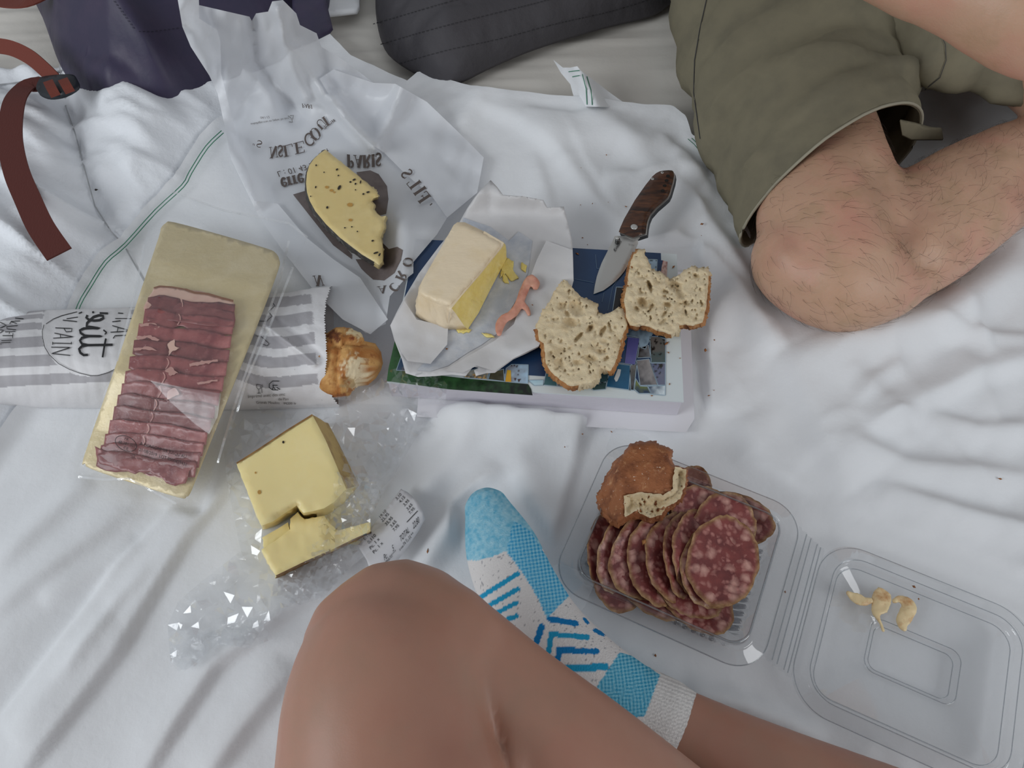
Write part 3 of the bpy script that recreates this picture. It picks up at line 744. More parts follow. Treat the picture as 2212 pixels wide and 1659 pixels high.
v_, f_ = strokes_geo(dash, ray_z(cb), 1.8, .0006); part('stitching', v_, f_, M['grey_thread'], cush)
# small folded white cloth seen behind the bag
nap = flat('folded_cloth', [(690, -60), (775, -60), (776, 12), (770, 22), (700, 30), (690, 10)], lambda u, v: .008 + .003 * fbm(u / 30, v / 30, 3), M['sheet'], None, 8, thick=.006)
tag(nap, 'corner of a folded white cloth between the bag and the grey cushion', 'cloth')

# ------------------------------------------------------------------ man on the right
man = thing('person', 'man in khaki shorts sitting cross-legged, bare hairy knee towards the food', 'person', tuple(at(1850, 60, .0)))
hip_l = at(1600, -190, .115); hip_r = at(2180, -330, .115)
pel = (np.array(hip_l) + np.array(hip_r)) / 2
g = []
g.append(tube_geo([tuple(hip_l) + (.075, .075)] + pxc((1700, 40, .080, .068, .064), (1750, 230, .064, .066, .056), (1780, 370, .060, .071, .055), (1806, 490, .060, .080, .060), (1822, 562, .057, .073, .055)), 26))
g.append(tube_geo(pxc((1822, 580, .053, .056, .050), (1900, 548, .052, .062, .050), (2000, 488, .052, .064, .050), (2110, 414, .052, .060, .050), (2230, 345, .056, .050, .048), (2400, 260, .05, .036, .036)), 26))
g.append(tube_geo(pxc((1730, 562, .053, .050), (1812, 618, .050, .047), (1905, 594, .049, .046)), 22))
g.append(tube_geo([tuple(hip_r) + (.085, .085)] + pxc((2240, 40, .12, .075), (2480, 190, .11, .07), (2640, 230, .10, .06)), 20))
g.append(tube_geo([tuple(hip_l + (0, 0, .0)) + (.09,), tuple(pel + (0, .05, .03)) + (.10,), tuple(hip_r) + (.09,)], 20))
g.append(tube_geo([tuple(pel + (0, .05, .02)) + (.15, .11), tuple(pel + (0, .06, .2)) + (.145, .10), tuple(pel + (0, .04, .40)) + (.17, .11), tuple(pel + (0, .03, .50)) + (.10, .08), tuple(pel + (0, 0, .56)) + (.055, .055), tuple(pel + (0, -.02, .66)) + (.075, .09), tuple(pel + (0, -.02, .76)) + (.07, .085)], 24, up=(0, 1, 0)))
for sx in (-1, 1):
    sh = pel + np.array((sx * .17, .04, .45))
    if sx < 0: arm = [tuple(sh) + (.05,), tuple(sh + (-.06, -.02, -.2)) + (.045,)] + pxc((1760, -330, .32, .042), (1930, -110, .30, .040), (2060, -44, .29, .040), (2240, 40, .285, .044), (2380, 110, .27, .03))
    else: arm = [tuple(sh) + (.05,), tuple(sh + (.10, -.05, -.16)) + (.045,), tuple(sh + (.12, -.2, -.3)) + (.04,), tuple(sh + (.02, -.3, -.3)) + (.03,)]
    g.append(tube_geo(arm, 18))
hb = pxc((2340, 100, .272, .03))[0][:3]
for k, (du, dv) in enumerate(((60, 5), (75, 30), (75, 55), (60, 80))):
    g.append(tube_geo(pxc((2340, 95 + k * 8, .272, .011), (2340 + du * .6, 100 + dv * .8, .262, .010), (2340 + du, 100 + dv * 1.3, .245, .009)), 10))
g.append(tube_geo(pxc((2330, 110, .272, .012), (2320, 150, .26, .011), (2340, 185, .245, .010)), 10))
v_, f_ = fused(g, .0062, 10)
n_ = fbm(v_[:, 0] * 16, v_[:, 1] * 16, 4, 3)
v_[:, 2] += .007 * n_
u_, w_ = to_px(v_[:, 0], v_[:, 1], v_[:, 2])
# hollow beside the kneecap and the kneecap itself
v_[:, 2] -= .011 * np.exp(-(seg_dist(u_, w_, [(1895, 370), (1935, 460), (2000, 560)])[0] / 30.0) ** 2) * sstep(.03, .08, v_[:, 2])
v_[:, 2] -= .004 * np.exp(-(seg_dist(u_, w_, [(1690, 470), (1740, 540)])[0] / 30.0) ** 2) * sstep(.03, .08, v_[:, 2])
v_[:, 2] += .005 * np.exp(-(np.hypot(u_ - 1835, w_ - 560) / 85) ** 2) * sstep(.03, .08, v_[:, 2])
v_[:, 2] = np.maximum(v_[:, 2], .004)
mbody = part('body', v_, f_, M['skin_m'], man)
# shorts: open cloth tubes round the thighs
def loft(rings, nth, name, mt, parent, noise=.004, seed=1, thick=.003, drop=.6):
    V = []; th = np.linspace(0, 2 * math.pi, nth, endpoint=False)
    R = np.array(rings, float); k = 6
    Q = np.array(smooth_poly([tuple(r) for r in R], False, k)); m = len(Q)
    for i, q in enumerate(Q):
        c = (q[0:3] + q[3:6]) / 2; a = (q[3:6] - q[0:3]) / 2; h = q[6]
        up = np.array((0, 0, 1.0)); t = i / (m - 1)
        ca, sa = np.cos(th), np.sin(th)
        sup = np.where(sa > 0, h, h * drop)
        P = c + ca[:, None] * a + (sa * sup)[:, None] * up
        wr = noise * (fbm(t * 13 + ca * .8 + seed, th * 1.2 + t * 2.2, seed, 3) * 2.4)
        for c_, k_, w_, a_ in ((.20, .10, .018, .006), (.30, -.06, .022, .007), (.40, .12, .02, -.007), (.47, .02, .02, .008), (.58, -.10, .025, .009), (.66, .08, .02, -.008), (.74, .03, .02, .008)):
            wr = wr + (a_ * 1.2 if noise > .005 else 0) * np.exp(-((t - c_ - k_ * ca - .05 * np.sin(th * 2 + seed)) / w_) ** 2) * sstep(-.2, .5, sa)
        rad = P - c; rad /= np.linalg.norm(rad, axis=1, keepdims=True)
        P = P + rad * (wr * min(1, .25 + t * 3))[:, None]
        P[:, 2] = np.maximum(P[:, 2], .003)
        V.append(P)
    V = np.array(V); inn = V.copy()
    for i in range(m):
        c = V[i].mean(0); r = V[i] - c; L = np.linalg.norm(r, axis=1, keepdims=True); inn[i] = V[i] - r / L * thick
    A = V.reshape(-1, 3); B = inn.reshape(-1, 3); b = len(A); Fc = []
    for i in range(m - 1):
        for j in range(nth):
            j2 = (j + 1) % nth
            Fc.append((i * nth + j, i * nth + j2, (i + 1) * nth + j2, (i + 1) * nth + j)); Fc.append((b + i * nth + j, b + (i + 1) * nth + j, b + (i + 1) * nth + j2, b + i * nth + j2))
    for j in range(nth):
        j2 = (j + 1) % nth; Fc.append((j, b + j, b + j2, j2)); e = (m - 1) * nth; Fc.append((e + j, e + j2, b + e + j2, b + e + j))
    return A, B, Fc, V[0]
def ring(L, Rr, h): return tuple(at(*L)) + tuple(at(*Rr)) + (h,)
A1, B1, F1, hemring = loft([ring((1602, 505, .032), (1972, 312, .050), .097), ring((1574, 432, .032), (1966, 262, .056), .099), ring((1534, 330, .034), (1962, 180, .065), .096), ring((1494, 220, .040), (1960, 82, .08), .100), ring((1462, 100, .048), (1972, -40, .10), .104), ring((1446, -60, .06), (2020, -180, .12), .11), ring((1450, -260, .07), (2140, -330, .12), .11)], 64, '', None, None, .011, 3)
A2, B2, F2, hem2 = loft([ring((2460, 330, .08), (2560, 20, .10), .085), ring((2300, 230, .09), (2420, -60, .11), .085), ring((2130, 190, .10), (2260, -120, .12), .088), ring((1990, 170, .11), (2110, -180, .12), .09), ring((1900, 100, .11), (1980, -260, .12), .09)], 56, '', None, None, .011, 9)
V_ = np.concatenate([A1, B1]); o2 = len(V_); F_ = F1 + [tuple(i + o2 for i in q) for q in F2]; V_ = np.concatenate([V_, A2, B2])
shorts = part('shorts', V_, F_, M['khaki'], man, label='khaki cotton shorts')
# hem edge and its pointed overhang
tg = tube_geo([tuple(p) + (.0016,) for p in hemring[np.r_[0:64, 0]]], 6, 1, True); part('hem', tg[0], tg[1], M['khaki_hem'], shorts)
v_, f_ = tube_geo(pxc((1950, 262, .125, .003), (1985, 276, .11, .003), (2036, 288, .09, .003)), 6)
flat('hem_flap', [(1945, 258), (1975, 264), (2010, 274), (2034, 276), (2038, 300), (2000, 300), (1970, 300), (1950, 290)], lambda u, v: .100 - (u - 1945) * .0003 - (v - 262) * .0006, M['khaki'], shorts, 8, thick=.002)
sm = [tuple(x) for x in ((1530, -20), (1512, 60), (1500, 130), (1498, 200), (1512, 300))]
for sm_ in (sm, [(2030, 70), (2042, 96), (2044, 130), (2030, 168), (1998, 194)]): v_, f_ = strokes_geo([sm_], ray_z(shorts), 1.6, .0008); part('seam', v_, f_, M['grey_thread'], shorts)
stt = [(pel + (0, .05, .16), .165, .125), (pel + (0, .06, .28), .16, .12), (pel + (0, .04, .42), .185, .125), (pel + (0, .03, .49), .12, .10)]
v_, f_ = tube_geo([tuple(a) + (b, c) for a, b, c in stt], 28, up=(0, 1, 0)); part('shirt', v_, f_, M['shirt'], man)
# leg hair
def hairs(ob, n, test, seed, ln, name, parent, flow):
    rs = np.random.RandomState(seed); me = ob.data; base = ob_world(ob)
    c = np.array([tuple(p.center) for p in me.polygons]) + base; nm = np.array([tuple(p.normal) for p in me.polygons]); ar = np.array([p.area for p in me.polygons])
    u, v = to_px(c[:, 0], c[:, 1], c[:, 2]); ok = test(u, v, c, nm); w = ar * ok; w /= w.sum()
    idx = rs.choice(len(c), n, p=w); V = []; Fc = []; b = 0
    for i in idx:
        p = c[i] + rs.normal(0, .002, 3) * (1 - np.abs(nm[i])); q = nm[i]
        d = np.array(flow(u[i], v[i])) + rs.normal(0, .33, 3); d -= q * d.dot(q); d /= np.linalg.norm(d) + 1e-9
        L = ln * rs.uniform(.5, 1.3); s = np.cross(q, d); bend = rs.normal(0, .4); rad = .0001
        for k, t in enumerate((0, .35, .7, 1)):
            pt = p + d * L * t + s * bend * L * t * t + q * (.0022 * math.sin(t * 2.6) + .0002); r_ = rad * (1 - .6 * t)
            for a in range(3):
                an = a * 2.094; V.append(pt + r_ * (math.cos(an) * s + math.sin(an) * q))
        for k in range(3):
            for a in range(3):
                a2 = (a + 1) % 3; Fc.append((b + k * 3 + a, b + k * 3 + a2, b + k * 3 + 3 + a2, b + k * 3 + 3 + a))
        b += 12
    return part(name, V, Fc, M['hair'], parent, kind='stuff')
def hair_ok(u, v, c, nm): return (v > 255) & (u > 1590) & (u < 2300) & (v < 720) & (c[:, 2] < .2) & ((u + v) > 2000)
hairs(mbody, 1700, hair_ok, 5, .017, 'leg_hair', man, lambda u, v: (.8, -.3 - (v - 450) / 500, -.2) if u < 1950 else (.6, .5, -.2))
# ------------------------------------------------------------------ the photographer: bare crossed legs and a patterned sock
wom = thing('person', 'person with bare crossed legs in front, one foot in a blue patterned sock', 'person', (0.02, -.62, 0.002))
hl = (-.11, -.74, .11); hr = (.14, -.74, .11)
g = []
kn = (842, 1432, .168)
g.append(tube_geo([hl + (.08, .08)] + pxc((850, 1850, .150, .072, .07), (846, 1660, .158, .0655, .066), (838, 1540, .166, .0605, .062), (845, 1456, .168, .056, .058), (862, 1396, .163, .050, .050)), 26))
g.append(tube_geo(pxc((862, 1385, .160, .050), (960, 1450, .150, .048), (1080, 1548, .136, .048), (1240, 1676, .122, .050), (1450, 1824, .108, .046), (1750, 2020, .095, .036), (1950, 2120, .06, .030)), 26))
g.append(tube_geo(pxc((800, 1390, .166, .040), (860, 1368, .166, .042), (950, 1415, .162, .043)), 22))
# the other leg: foot under the shin
foot = [(1056, 1112, .034, .018, .016), (1082, 1180, .038, .027, .022), (1118, 1270, .040, .029, .026), (1168, 1366, .042, .031, .031), (1245, 1458, .044, .033, .035), (1335, 1525, .044, .032, .034)]
g.append(tube_geo(pxc(*foot, (1445, 1572, .046, .030, .031), (1600, 1655, .050, .035, .035), (1850, 1790, .056, .046, .046), (2150, 1930, .07, .052, .052)), 22))
g.append(tube_geo(pxc((1230, 1500, .035, .026), (1200, 1560, .03, .022)), 16))
k2 = tuple(at(2250, 1980, .08))
g.append(tube_geo([hr + (.085,), (.30, -.60, .10, .075), k2 + (.055,)], 22))
g.append(tube_geo([hl + (.09,), (.015, -.76, .12, .11), hr + (.09,)], 20))
g.append(tube_geo([(.015, -.76, .10, .15, .11), (.015, -.77, .30, .13, .10), (.015, -.74, .46, .16, .10), (.015, -.73, .56, .09, .07), (.015, -.70, .62, .05, .05), (.015, -.66, .70, .07, .085), (.015, -.66, .80, .07, .085)], 24, up=(0, 1, 0)))
for sx in (-1, 1):
    x = .015 + sx * .17
    g.append(tube_geo([(x, -.74, .52, .045), (x + sx * .05, -.66, .36, .04), (x + sx * .02, -.53, .46, .034), (.015 + sx * .10, -.47, .62, .026), (.015 + sx * .085, -.455, .66, .030), (.015 + sx * .07, -.45, .70, .024)], 16))
v_, f_ = fused(g, .0044, 5)
u_, w_ = to_px(v_[:, 0], v_[:, 1], v_[:, 2])
dcr, _, fcr = seg_dist(u_, w_, [(1022, 1452), (1052, 1520), (1076, 1600), (1098, 1690), (1120, 1800)])
top_ = sstep(.10, .14, v_[:, 2]) * sstep(.0, .55, fcr) * sstep(1440, 1500, w_)
v_[:, 2] -= sstep(.10, .14, v_[:, 2]) * sstep(.0, .7, fcr) * (w_ > 1440) * .012 * np.exp(-(dcr / 17.0) ** 2)
v_[:, 2] = np.maximum(v_[:, 2], .003)
wbody = part('body', v_, f_, M['skin_w'], wom)
v_, f_ = tube_geo([(.015, -.76, .14, .17, .13), (.015, -.77, .30, .15, .12), (.015, -.74, .46, .18, .12), (.015, -.73, .54, .11, .09)], 28, up=(0, 1, 0)); part('shirt', v_, f_, M['shirt'], wom)
v_, f_ = tube_geo([(-.13, -.74, .12, .10), (.015, -.77, .125, .125), (.16, -.74, .12, .10)], 24); part('shorts', v_, f_, M['shirt'], wom)
v_, f_ = tube_geo([(.015, -.70, .72, .08, .095), (.015, -.71, .80, .085, .10), (.015, -.70, .84, .06, .07)], 20, up=(0, 1, 0)); part('hair', v_, f_, M['hair'], wom)
# sock
sk = [(1054, 1104, .034, .020, .020), (1082, 1180, .038, .0295, .026), (1118, 1270, .040, .032, .030), (1168, 1366, .042, .034, .034), (1245, 1458, .044, .036, .038), (1335, 1525, .044, .035, .037), (1392, 1550, .045, .0335, .035), (1440, 1570, .046, .0325, .0335)]
gs = [tube_geo(pxc(*sk), 48, 14), tube_geo(pxc((1240, 1495, .036, .030), (1195, 1565, .03, .025)), 24, 6)]
v_, f_ = fused(gs, .00125, 8)
v_[:, 2] = np.maximum(v_[:, 2], .0035)
u_, w_ = to_px(v_[:, 0], v_[:, 1], v_[:, 2])
cu = lambda *p: [(980 + x / 2.86, 1020 + y / 2.86) for x, y in p]
c_ = np.tile(np.array(S(216, 213, 212)), (len(v_), 1))
spk = vnoise(u_ / 3, w_ / 3, 3); c_[spk > .9] = S(150, 150, 155)
def paint(mask, a, b=None, chk=None):
    if b is None: c_[mask] = a
    else:
        k = chk[mask][:, None]; c_[mask] = np.array(a) * (1 - k) + np.array(b) * k
toe = (w_ < np.interp(u_, [1000, 1032, 1064, 1094, 1100], [1209, 1211, 1202, 1190, 1186])) 
hn = np.clip(vnoise(u_ / 4, w_ / 4, 8) * .7 + vnoise(u_ / 9, w_ / 14, 9) * .6 - .15, 0, 1)
paint(toe & (w_ < 1215), S(92, 172, 204), S(164, 208, 224), hn)
ck = np.clip(.5 + .9 * np.sin((u_ * .8 + w_ * .6) * math.pi / 5.5) * np.sin((u_ * -.6 + w_ * .8) * math.pi / 5.5), 0, 1)
side = inside(u_, w_, cu((326, 492), (335, 440), (370, 300), (470, 360), (600, 560), (720, 760), (668, 808), (575, 902), (520, 780), (450, 660), (380, 560)))
paint(side, S(40, 150, 200), S(146, 206, 228), ck)
heel = inside(u_, w_, cu((1025, 1112), (1120, 1140), (1300, 1270), (1262, 1300), (1178, 1512), (1100, 1520), (880, 1330)))
paint(heel, S(30, 140, 180), S(140, 202, 222), ck)
for (p, w, col) in [(((130, 795), (395, 628)), 30, 1), (((200, 835), (395, 722)), 30, 1), (((262, 872), (390, 805)), 28, 1), (((320, 915), (390, 888)), 30, 1),
                    (((595, 908), (755, 935)), 36, 0), (((600, 1000), (825, 1020)), 34, 1), (((604, 1000), (585, 1110)), 34, 1), (((650, 1098), (880, 1108)), 40, 0), (((655, 1098), (640, 1170)), 36, 0),
                    (((700, 1210), (936, 1203)), 46, 1), (((510, 1050), (545, 955)), 40, 0), (((808, 908), (830, 932)), 20, 0), (((872, 976), (922, 1002)), 26, 0)]:
    d = seg_dist(u_, w_, cu(*p))[0]; paint(d < w / 2 / 2.86, S(26, 118, 178) if col == 0 else S(40, 150, 192))
cuff = (u_ - (980 + 1257 / 2.86)) * .93 + (w_ - (1020 + 1302 / 2.86)) * .36 > 0
rib = (np.floor((-(u_) * .36 + w_ * .93) / 4) % 2); paint(cuff, S(222, 220, 218), S(198, 196, 195), rib)
part('sock', v_, f_, M['sock'], wom, label='blue and white patterned sports sock', color=c_)
# ------------------------------------------------------------------ lettering
def text_geo(s, o, xd, yd, z, lift=.0005, shear=0, arc=None):
    """lettering: o = photo position of the baseline start, xd / yd = photo vectors of one em along / up"""
    cu = bpy.data.curves.new('t', 'FONT'); cu.body = s; cu.size = 1; cu.resolution_u = 3
    ob = bpy.data.objects.new('t', cu); COL.objects.link(ob)
    dg = bpy.context.evaluated_depsgraph_get(); dg.update(); ev = ob.evaluated_get(dg); me = ev.to_mesh()
    P = np.zeros(len(me.vertices) * 3); me.vertices.foreach_get('co', P); P = P.reshape(-1, 3); Fc = [tuple(p.vertices) for p in me.polygons]
    ev.to_mesh_clear(); bpy.data.objects.remove(ob); bpy.data.curves.remove(cu)
    x = P[:, 0] + shear * P[:, 1]; y = P[:, 1]
    u = o[0] + x * xd[0] + y * yd[0]; v = o[1] + x * xd[1] + y * yd[1]
    if arc is not None: v = v + arc * (x - x.mean()) ** 2
    return at(u, v, zval(z, u, v) + lift), Fc
# serif capitals from thick and thin strokes, box 0..w x 0..1
def _arc(cx, cy, rx, ry, a0, a1, n=10): return [(cx + rx * math.cos(math.radians(a0 + (a1 - a0) * i / n)), cy + ry * math.sin(math.radians(a0 + (a1 - a0) * i / n))) for i in range(n + 1)]
K, T_ = .17, .05
def _sf(x, y, w=.3): return ([(x - w / 2, y), (x + w / 2, y)], T_)
SER = {
 'N': (.85, [([(.12, 0), (.12, 1)], T_), ([(.12, 1), (.73, 0)], K), ([(.73, 0), (.73, 1)], T_), _sf(.1, .02), _sf(.08, .98), _sf(.73, .98)]),
 'S': (.6, [(_arc(.3, .74, .2, .23, 40, 270), .10), (_arc(.3, .26, .22, .25, 90, -140), .12), ([(.13, .66), (.47, .36)], K), ([(.48, .78), (.48, .98)], T_), ([(.08, .02), (.08, .25)], T_)]),
 'L': (.7, [([(.17, 0), (.17, 1)], K), _sf(.17, .98), ([(.0, .02), (.6, .02)], T_), ([(.6, 0), (.62, .28)], T_)]),
 'E': (.7, [([(.17, 0), (.17, 1)], K), ([(0, .02), (.6, .02)], T_), ([(0, .98), (.58, .98)], T_), ([(.17, .5), (.45, .5)], T_), ([(.6, 0), (.62, .26)], T_), ([(.58, 1), (.58, .78)], T_), ([(.45, .4), (.45, .6)], T_)]),
 'G': (.85, [(_arc(.42, .5, .34, .5, 50, 180), .11), (_arc(.42, .5, .34, .5, 180, 310), .11), ([(.68, .05), (.68, .42)], K * .8), _sf(.66, .42, .3), ([(.66, .7), (.66, .98)], T_)]),
 'O': (.9, [(_arc(.42, .5, .33, .49, 60, -60), T_ * 1.4), (_arc(.42, .5, .33, .49, 120, 240), K), (_arc(.42, .5, .33, .49, 60, 120), T_), (_arc(.42, .5, .33, .49, 240, 300), T_), (_arc(.42, .5, .31, .49, -50, 50), K * .8)]),
 'U': (.85, [([(.17, 1), (.17, .3)], K), (_arc(.42, .3, .25, .28, 180, 360), T_ * 1.5), ([(.67, .3), (.67, 1)], T_), _sf(.17, .98), _sf(.67, .98), ([(.28, 1.1), (.42, 1.25)], T_), ([(.42, 1.25), (.56, 1.1)], T_)]),
 'T': (.75, [([(.35, 0), (.35, 1)], K), ([(0, .98), (.7, .98)], T_), _sf(.35, .02), ([(.02, 1), (.02, .75)], T_), ([(.68, 1), (.68, .75)], T_)]),
 'P': (.7, [([(.17, 0), (.17, 1)], K), _sf(.17, .02), ([(.02, .98), (.4, .98)], T_), (_arc(.38, .74, .2, .24, 90, -90), .12), ([(.17, .5), (.4, .5)], T_)]),
 'A': (.85, [([(.1, 0), (.42, 1)], T_), ([(.42, 1), (.72, 0)], K), ([(.2, .35), (.6, .35)], T_), _sf(.1, .02), _sf(.72, .02)]),
 'R': (.85, [([(.17, 0), (.17, 1)], K), _sf(.17, .02), ([(.02, .98), (.4, .98)], T_), (_arc(.38, .76, .2, .22, 90, -90), .12), ([(.17, .54), (.4, .54)], T_), ([(.36, .54), (.72, 0)], .14)]),
 'I': (.4, [([(.17, 0), (.17, 1)], K), _sf(.17, .02), _sf(.17, .98)]),
 'F': (.65, [([(.17, 0), (.17, 1)], K), _sf(.17, .02), ([(0, .98), (.58, .98)], T_), ([(.17, .5), (.45, .5)], T_), ([(.58, 1), (.58, .75)], T_), ([(.45, .4), (.45, .6)], T_)]),
 'C': (.8, [(_arc(.42, .5, .34, .49, 50, 110), T_), (_arc(.42, .5, .34, .49, 110, 250), K), (_arc(.42, .5, .34, .49, 250, 315), T_), ([(.66, .7), (.66, .96)], T_)]),
 'V': (.85, [([(.1, 1), (.42, 0)], K), ([(.42, 0), (.72, 1)], T_), _sf(.1, .98), _sf(.72, .98)]),
 'e': (.55, [([(.08, .38), (.44, .38)], T_), (_arc(.26, .35, .19, .33, 10, 130), .09), (_arc(.26, .35, .19, .33, 130, 320), .12)]),
 'r': (.45, [([(.14, 0), (.14, .66)], .14), _sf(.14, .02, .3), _sf(.08, .64, .2), (_arc(.3, .42, .15, .22, 160, 60), .08)]),
 '"': (.35, [([(.08, 1), (.05, .72)], .07), ([(.22, 1), (.19, .72)], .07)]), ' ': (.35, []), "'": (.2, [([(.08, 1), (.05, .74)], .08)]),
}
def serif(s, o, xd, yd, z, bold=1.0, arc=0, space=1.0):
    L = []; x = 0
    wid = sum(SER[c][0] for c in s) * space
    for c in s:
        w, st = SER[c]
        sc = math.hypot(*yd)
        for pts, wd in st:
            q = []
            for a, b in pts:
                X = x + a; q.append((o[0] + X * xd[0] + b * yd[0] + arc * (X - wid / 2) ** 2 * yd[0] / sc, o[1] + X * xd[1] + b * yd[1] + arc * (X - wid / 2) ** 2 * yd[1] / sc))
            L.append((q, max(wd * sc * bold, 1.1)))
        x += w * space
    return strokes_geo(L, z, 1, .0006)

# ------------------------------------------------------------------ white book below, album above
wb = thing('book', 'thin white book lying under the blue photo album', 'book', tuple(at(1250, 800, .001)))
bo = [(930, 560), (1488, 588), (1500, 905), (1482, 934), (1180, 917), (900, 900)]
slab(bo, bo, .011, .0015, 60, wb, ('cover', M['white_book']), rings=2)
# the four corners of the album's top are set square on the bed
A_, B_, D_ = at(836, 826, .038), at(1477, 868, .038), at(908, 500, .038)
ex = (B_ - A_)[:2]; AW = np.hypot(*ex); ex = ex / AW; ey = np.array((-ex[1], ex[0])); Ct = at(1459, 566, .038); AH = ((D_ - A_)[:2].dot(ey) + (Ct - B_)[:2].dot(ey)) / 2
print('album', AW, AH)
def alb(s, t, z): return np.array((A_[0] + ex[0] * s * AW + ey[0] * t * AH, A_[1] + ex[1] * s * AW + ey[1] * t * AH, z))
def alb_box(s0, s1, t0, t1, z0, z1):
    V = [alb(s, t, z) for z in (z0, z1) for s, t in ((s0, t0), (s1, t0), (s1, t1), (s0, t1))]
    return np.array(V), [(3, 2, 1, 0), (4, 5, 6, 7), (0, 1, 5, 4), (1, 2, 6, 5), (2, 3, 7, 6), (3, 0, 4, 7)]
album = thing('photo_album', 'blue covered photo album with printed snapshots under bread and butter', 'book', tuple(alb(.5, .5, .0115)))
v_, f_ = alb_box(.003, .995, .006, .997, .0118, .0365); part('page_block', v_, f_, M['pages'], album, False)
v_, f_ = alb_box(0, 1, 0, 1, .0365, .038); part('cover', v_, f_, M['cover_white'], album, False, label='pale border of the cover')
v_, f_ = alb_box(.004, .94, .10, .999, .0380, .0383); part('cover_print', v_, f_, M['cover'], album, False, label='blue printed picture')
def az(u, v): return np.full(np.shape(u), .0386)
def photo(poly, c1, c2, seed, rim=True, dirv=(0, 1), z=.0386, blot=None):
    def colf(u, v):
        q = (u * dirv[0] + v * dirv[1]); q = (q - q.min()) / max(q.max() - q.min(), 1e-6); n = np.clip(q + fbm(u / 9, v / 9, seed, 3) * .9, 0, 1)[:, None]
        c = np.array(S(*c1)) * (1 - n) + np.array(S(*c2)) * n
        if blot is not None:
            k = (vnoise(u / 3.2, v / 4.5, seed + 5) > blot[0]) & (q > blot[2]) & (q < blot[3]); c[k] = S(*blot[1])
        return c
    f = flat('photo', poly, z, M['photo'], album, 3.2, color=colf, seed=seed)
    if rim:
        v_, f_ = strokes_geo([list(poly) + [poly[0]]], z + .0, 1.5, .0001); o = bpy.data.objects.new('photo_border', make_mesh('photo_border', v_ - np.array(WLOC[album.name]), f_, M['photo_rim'], False)); COL.objects.link(o); o.parent = f
    return f
pc = lambda *p: [(1140 + x / 4.367, 520 + y / 4.367) for x, y in p]
pg = lambda *p: [(820 + x / 5.821, 720 + y / 5.821) for x, y in p]
photo(pg((195, 75), (110, 450), (90, 600), (870, 705), (1925, 780), (1905, 700), (1870, 640), (1050, 565), (880, 545), (300, 470), (205, 465), (280, 250)), (52, 96, 52), (20, 24, 20), 3, False, (1, .2), .0385)
photo(pg((210, 465), (285, 250), (330, 300), (330, 470)), (44, 70, 104), (60, 84, 110), 4)
photo(pg((1060, 555), (1095, 480), (1230, 440), (1370, 500), (1350, 580)), (190, 190, 180), (40, 36, 34), 5, True, blot=(.6, (200, 160, 100), .3, 1))
photo(pg((1365, 580), (1390, 490), (1560, 450), (1570, 605)), (96, 92, 70), (44, 44, 40), 6)
photo(pg((1575, 605), (1590, 440), (1660, 390), (1870, 395), (1865, 630)), (120, 110, 110), (170, 200, 224), 7, True, (1, -.2), blot=(.62, (60, 30, 26), .35, .62))
photo(pg((1580, 608), (1605, 460), (1650, 465), (1655, 612)), (214, 168, 40), (206, 150, 36), 8, False, z=.0388)
photo(pg((1870, 590), (2060, 585), (2060, 650), (1945, 655)), (170, 205, 220), (190, 215, 225), 9)
photo(pc((185, 1190), (272, 1250), (275, 1372), (148, 1360)), (60, 104, 112), (70, 110, 118), 10)
photo(pc((275, 1300), (330, 1310), (560, 1395), (540, 1400), (280, 1372)), (40, 40, 44), (150, 150, 150), 11)
photo(pc((570, 1365), (660, 1345), (745, 1330), (735, 1400), (620, 1410)), (40, 66, 72), (60, 84, 84), 12)
photo(pc((660, 1340), (700, 1210), (775, 1240), (745, 1335)), (46, 70, 80), (52, 84, 92), 13)
photo(pc((742, 1378), (780, 1150), (965, 1175), (970, 1408)), (36, 100, 136), (30, 84, 120), 14, True, blot=(.985, (180, 180, 170), .3, .7))
flat('photo', pc((830, 1330), (815, 1300), (850, 1210), (880, 1215), (870, 1270), (845, 1325)), .0389, M['cover_white'], album, 6, label='pale islet in a print')
photo(pc((955, 1405), (970, 1175), (1030, 1160), (1000, 1410)), (120, 120, 118), (34, 34, 36), 15)
photo(pc((800, 660), (835, 437), (960, 440), (900, 680)), (26, 26, 30), (40, 34, 34), 16, z=.0389)
photo(pc((850, 1150), (890, 905), (1055, 920), (1010, 1170)), (40, 84, 120), (36, 66, 110), 17)
photo(pc((915, 1155), (945, 910), (1053, 922), (1010, 1168)), (88, 92, 160), (104, 104, 172), 18, False, z=.0389)
photo(pc((900, 820), (1190, 850), (1110, 1020), (1050, 1005), (1040, 910), (900, 890)), (40, 60, 84), (160, 190, 212), 19, True, (.6, .4))
photo(pc((1150, 905), (1230, 905), (1300, 930), (1300, 1150), (1165, 1150)), (110, 104, 100), (70, 90, 92), 20, blot=(.66, (22, 24, 26), .1, .7))
photo(pc((1035, 1105), (1050, 1010), (1140, 985), (1160, 1100)), (30, 32, 36), (120, 124, 130), 21, True, (1, 0))
photo(pc((1025, 1130), (1145, 1115), (1225, 1360), (1060, 1365)), (70, 70, 74), (150, 146, 146), 22, True, (.7, -.5))
photo(pc((1160, 1155), (1298, 1155), (1298, 1362), (1230, 1362)), (90, 98, 128), (110, 112, 130), 23, True, (1, .3), blot=(.64, (40, 40, 38), .15, .6))
photo(pc((1005, 1400), (1020, 1300), (1060, 1370), (1130, 1375), (1160, 1440), (1050, 1440)), (120, 130, 60), (40, 60, 84), 24)
photo(pc((1135, 1372), (1298, 1366), (1296, 1458), (1165, 1445)), (44, 66, 92), (214, 226, 232), 25, True, (1, .2))
photo(pc((1180, 850), (1240, 870), (1300, 890), (1300, 925), (1232, 905)), (24, 32, 44), (40, 56, 70), 26)
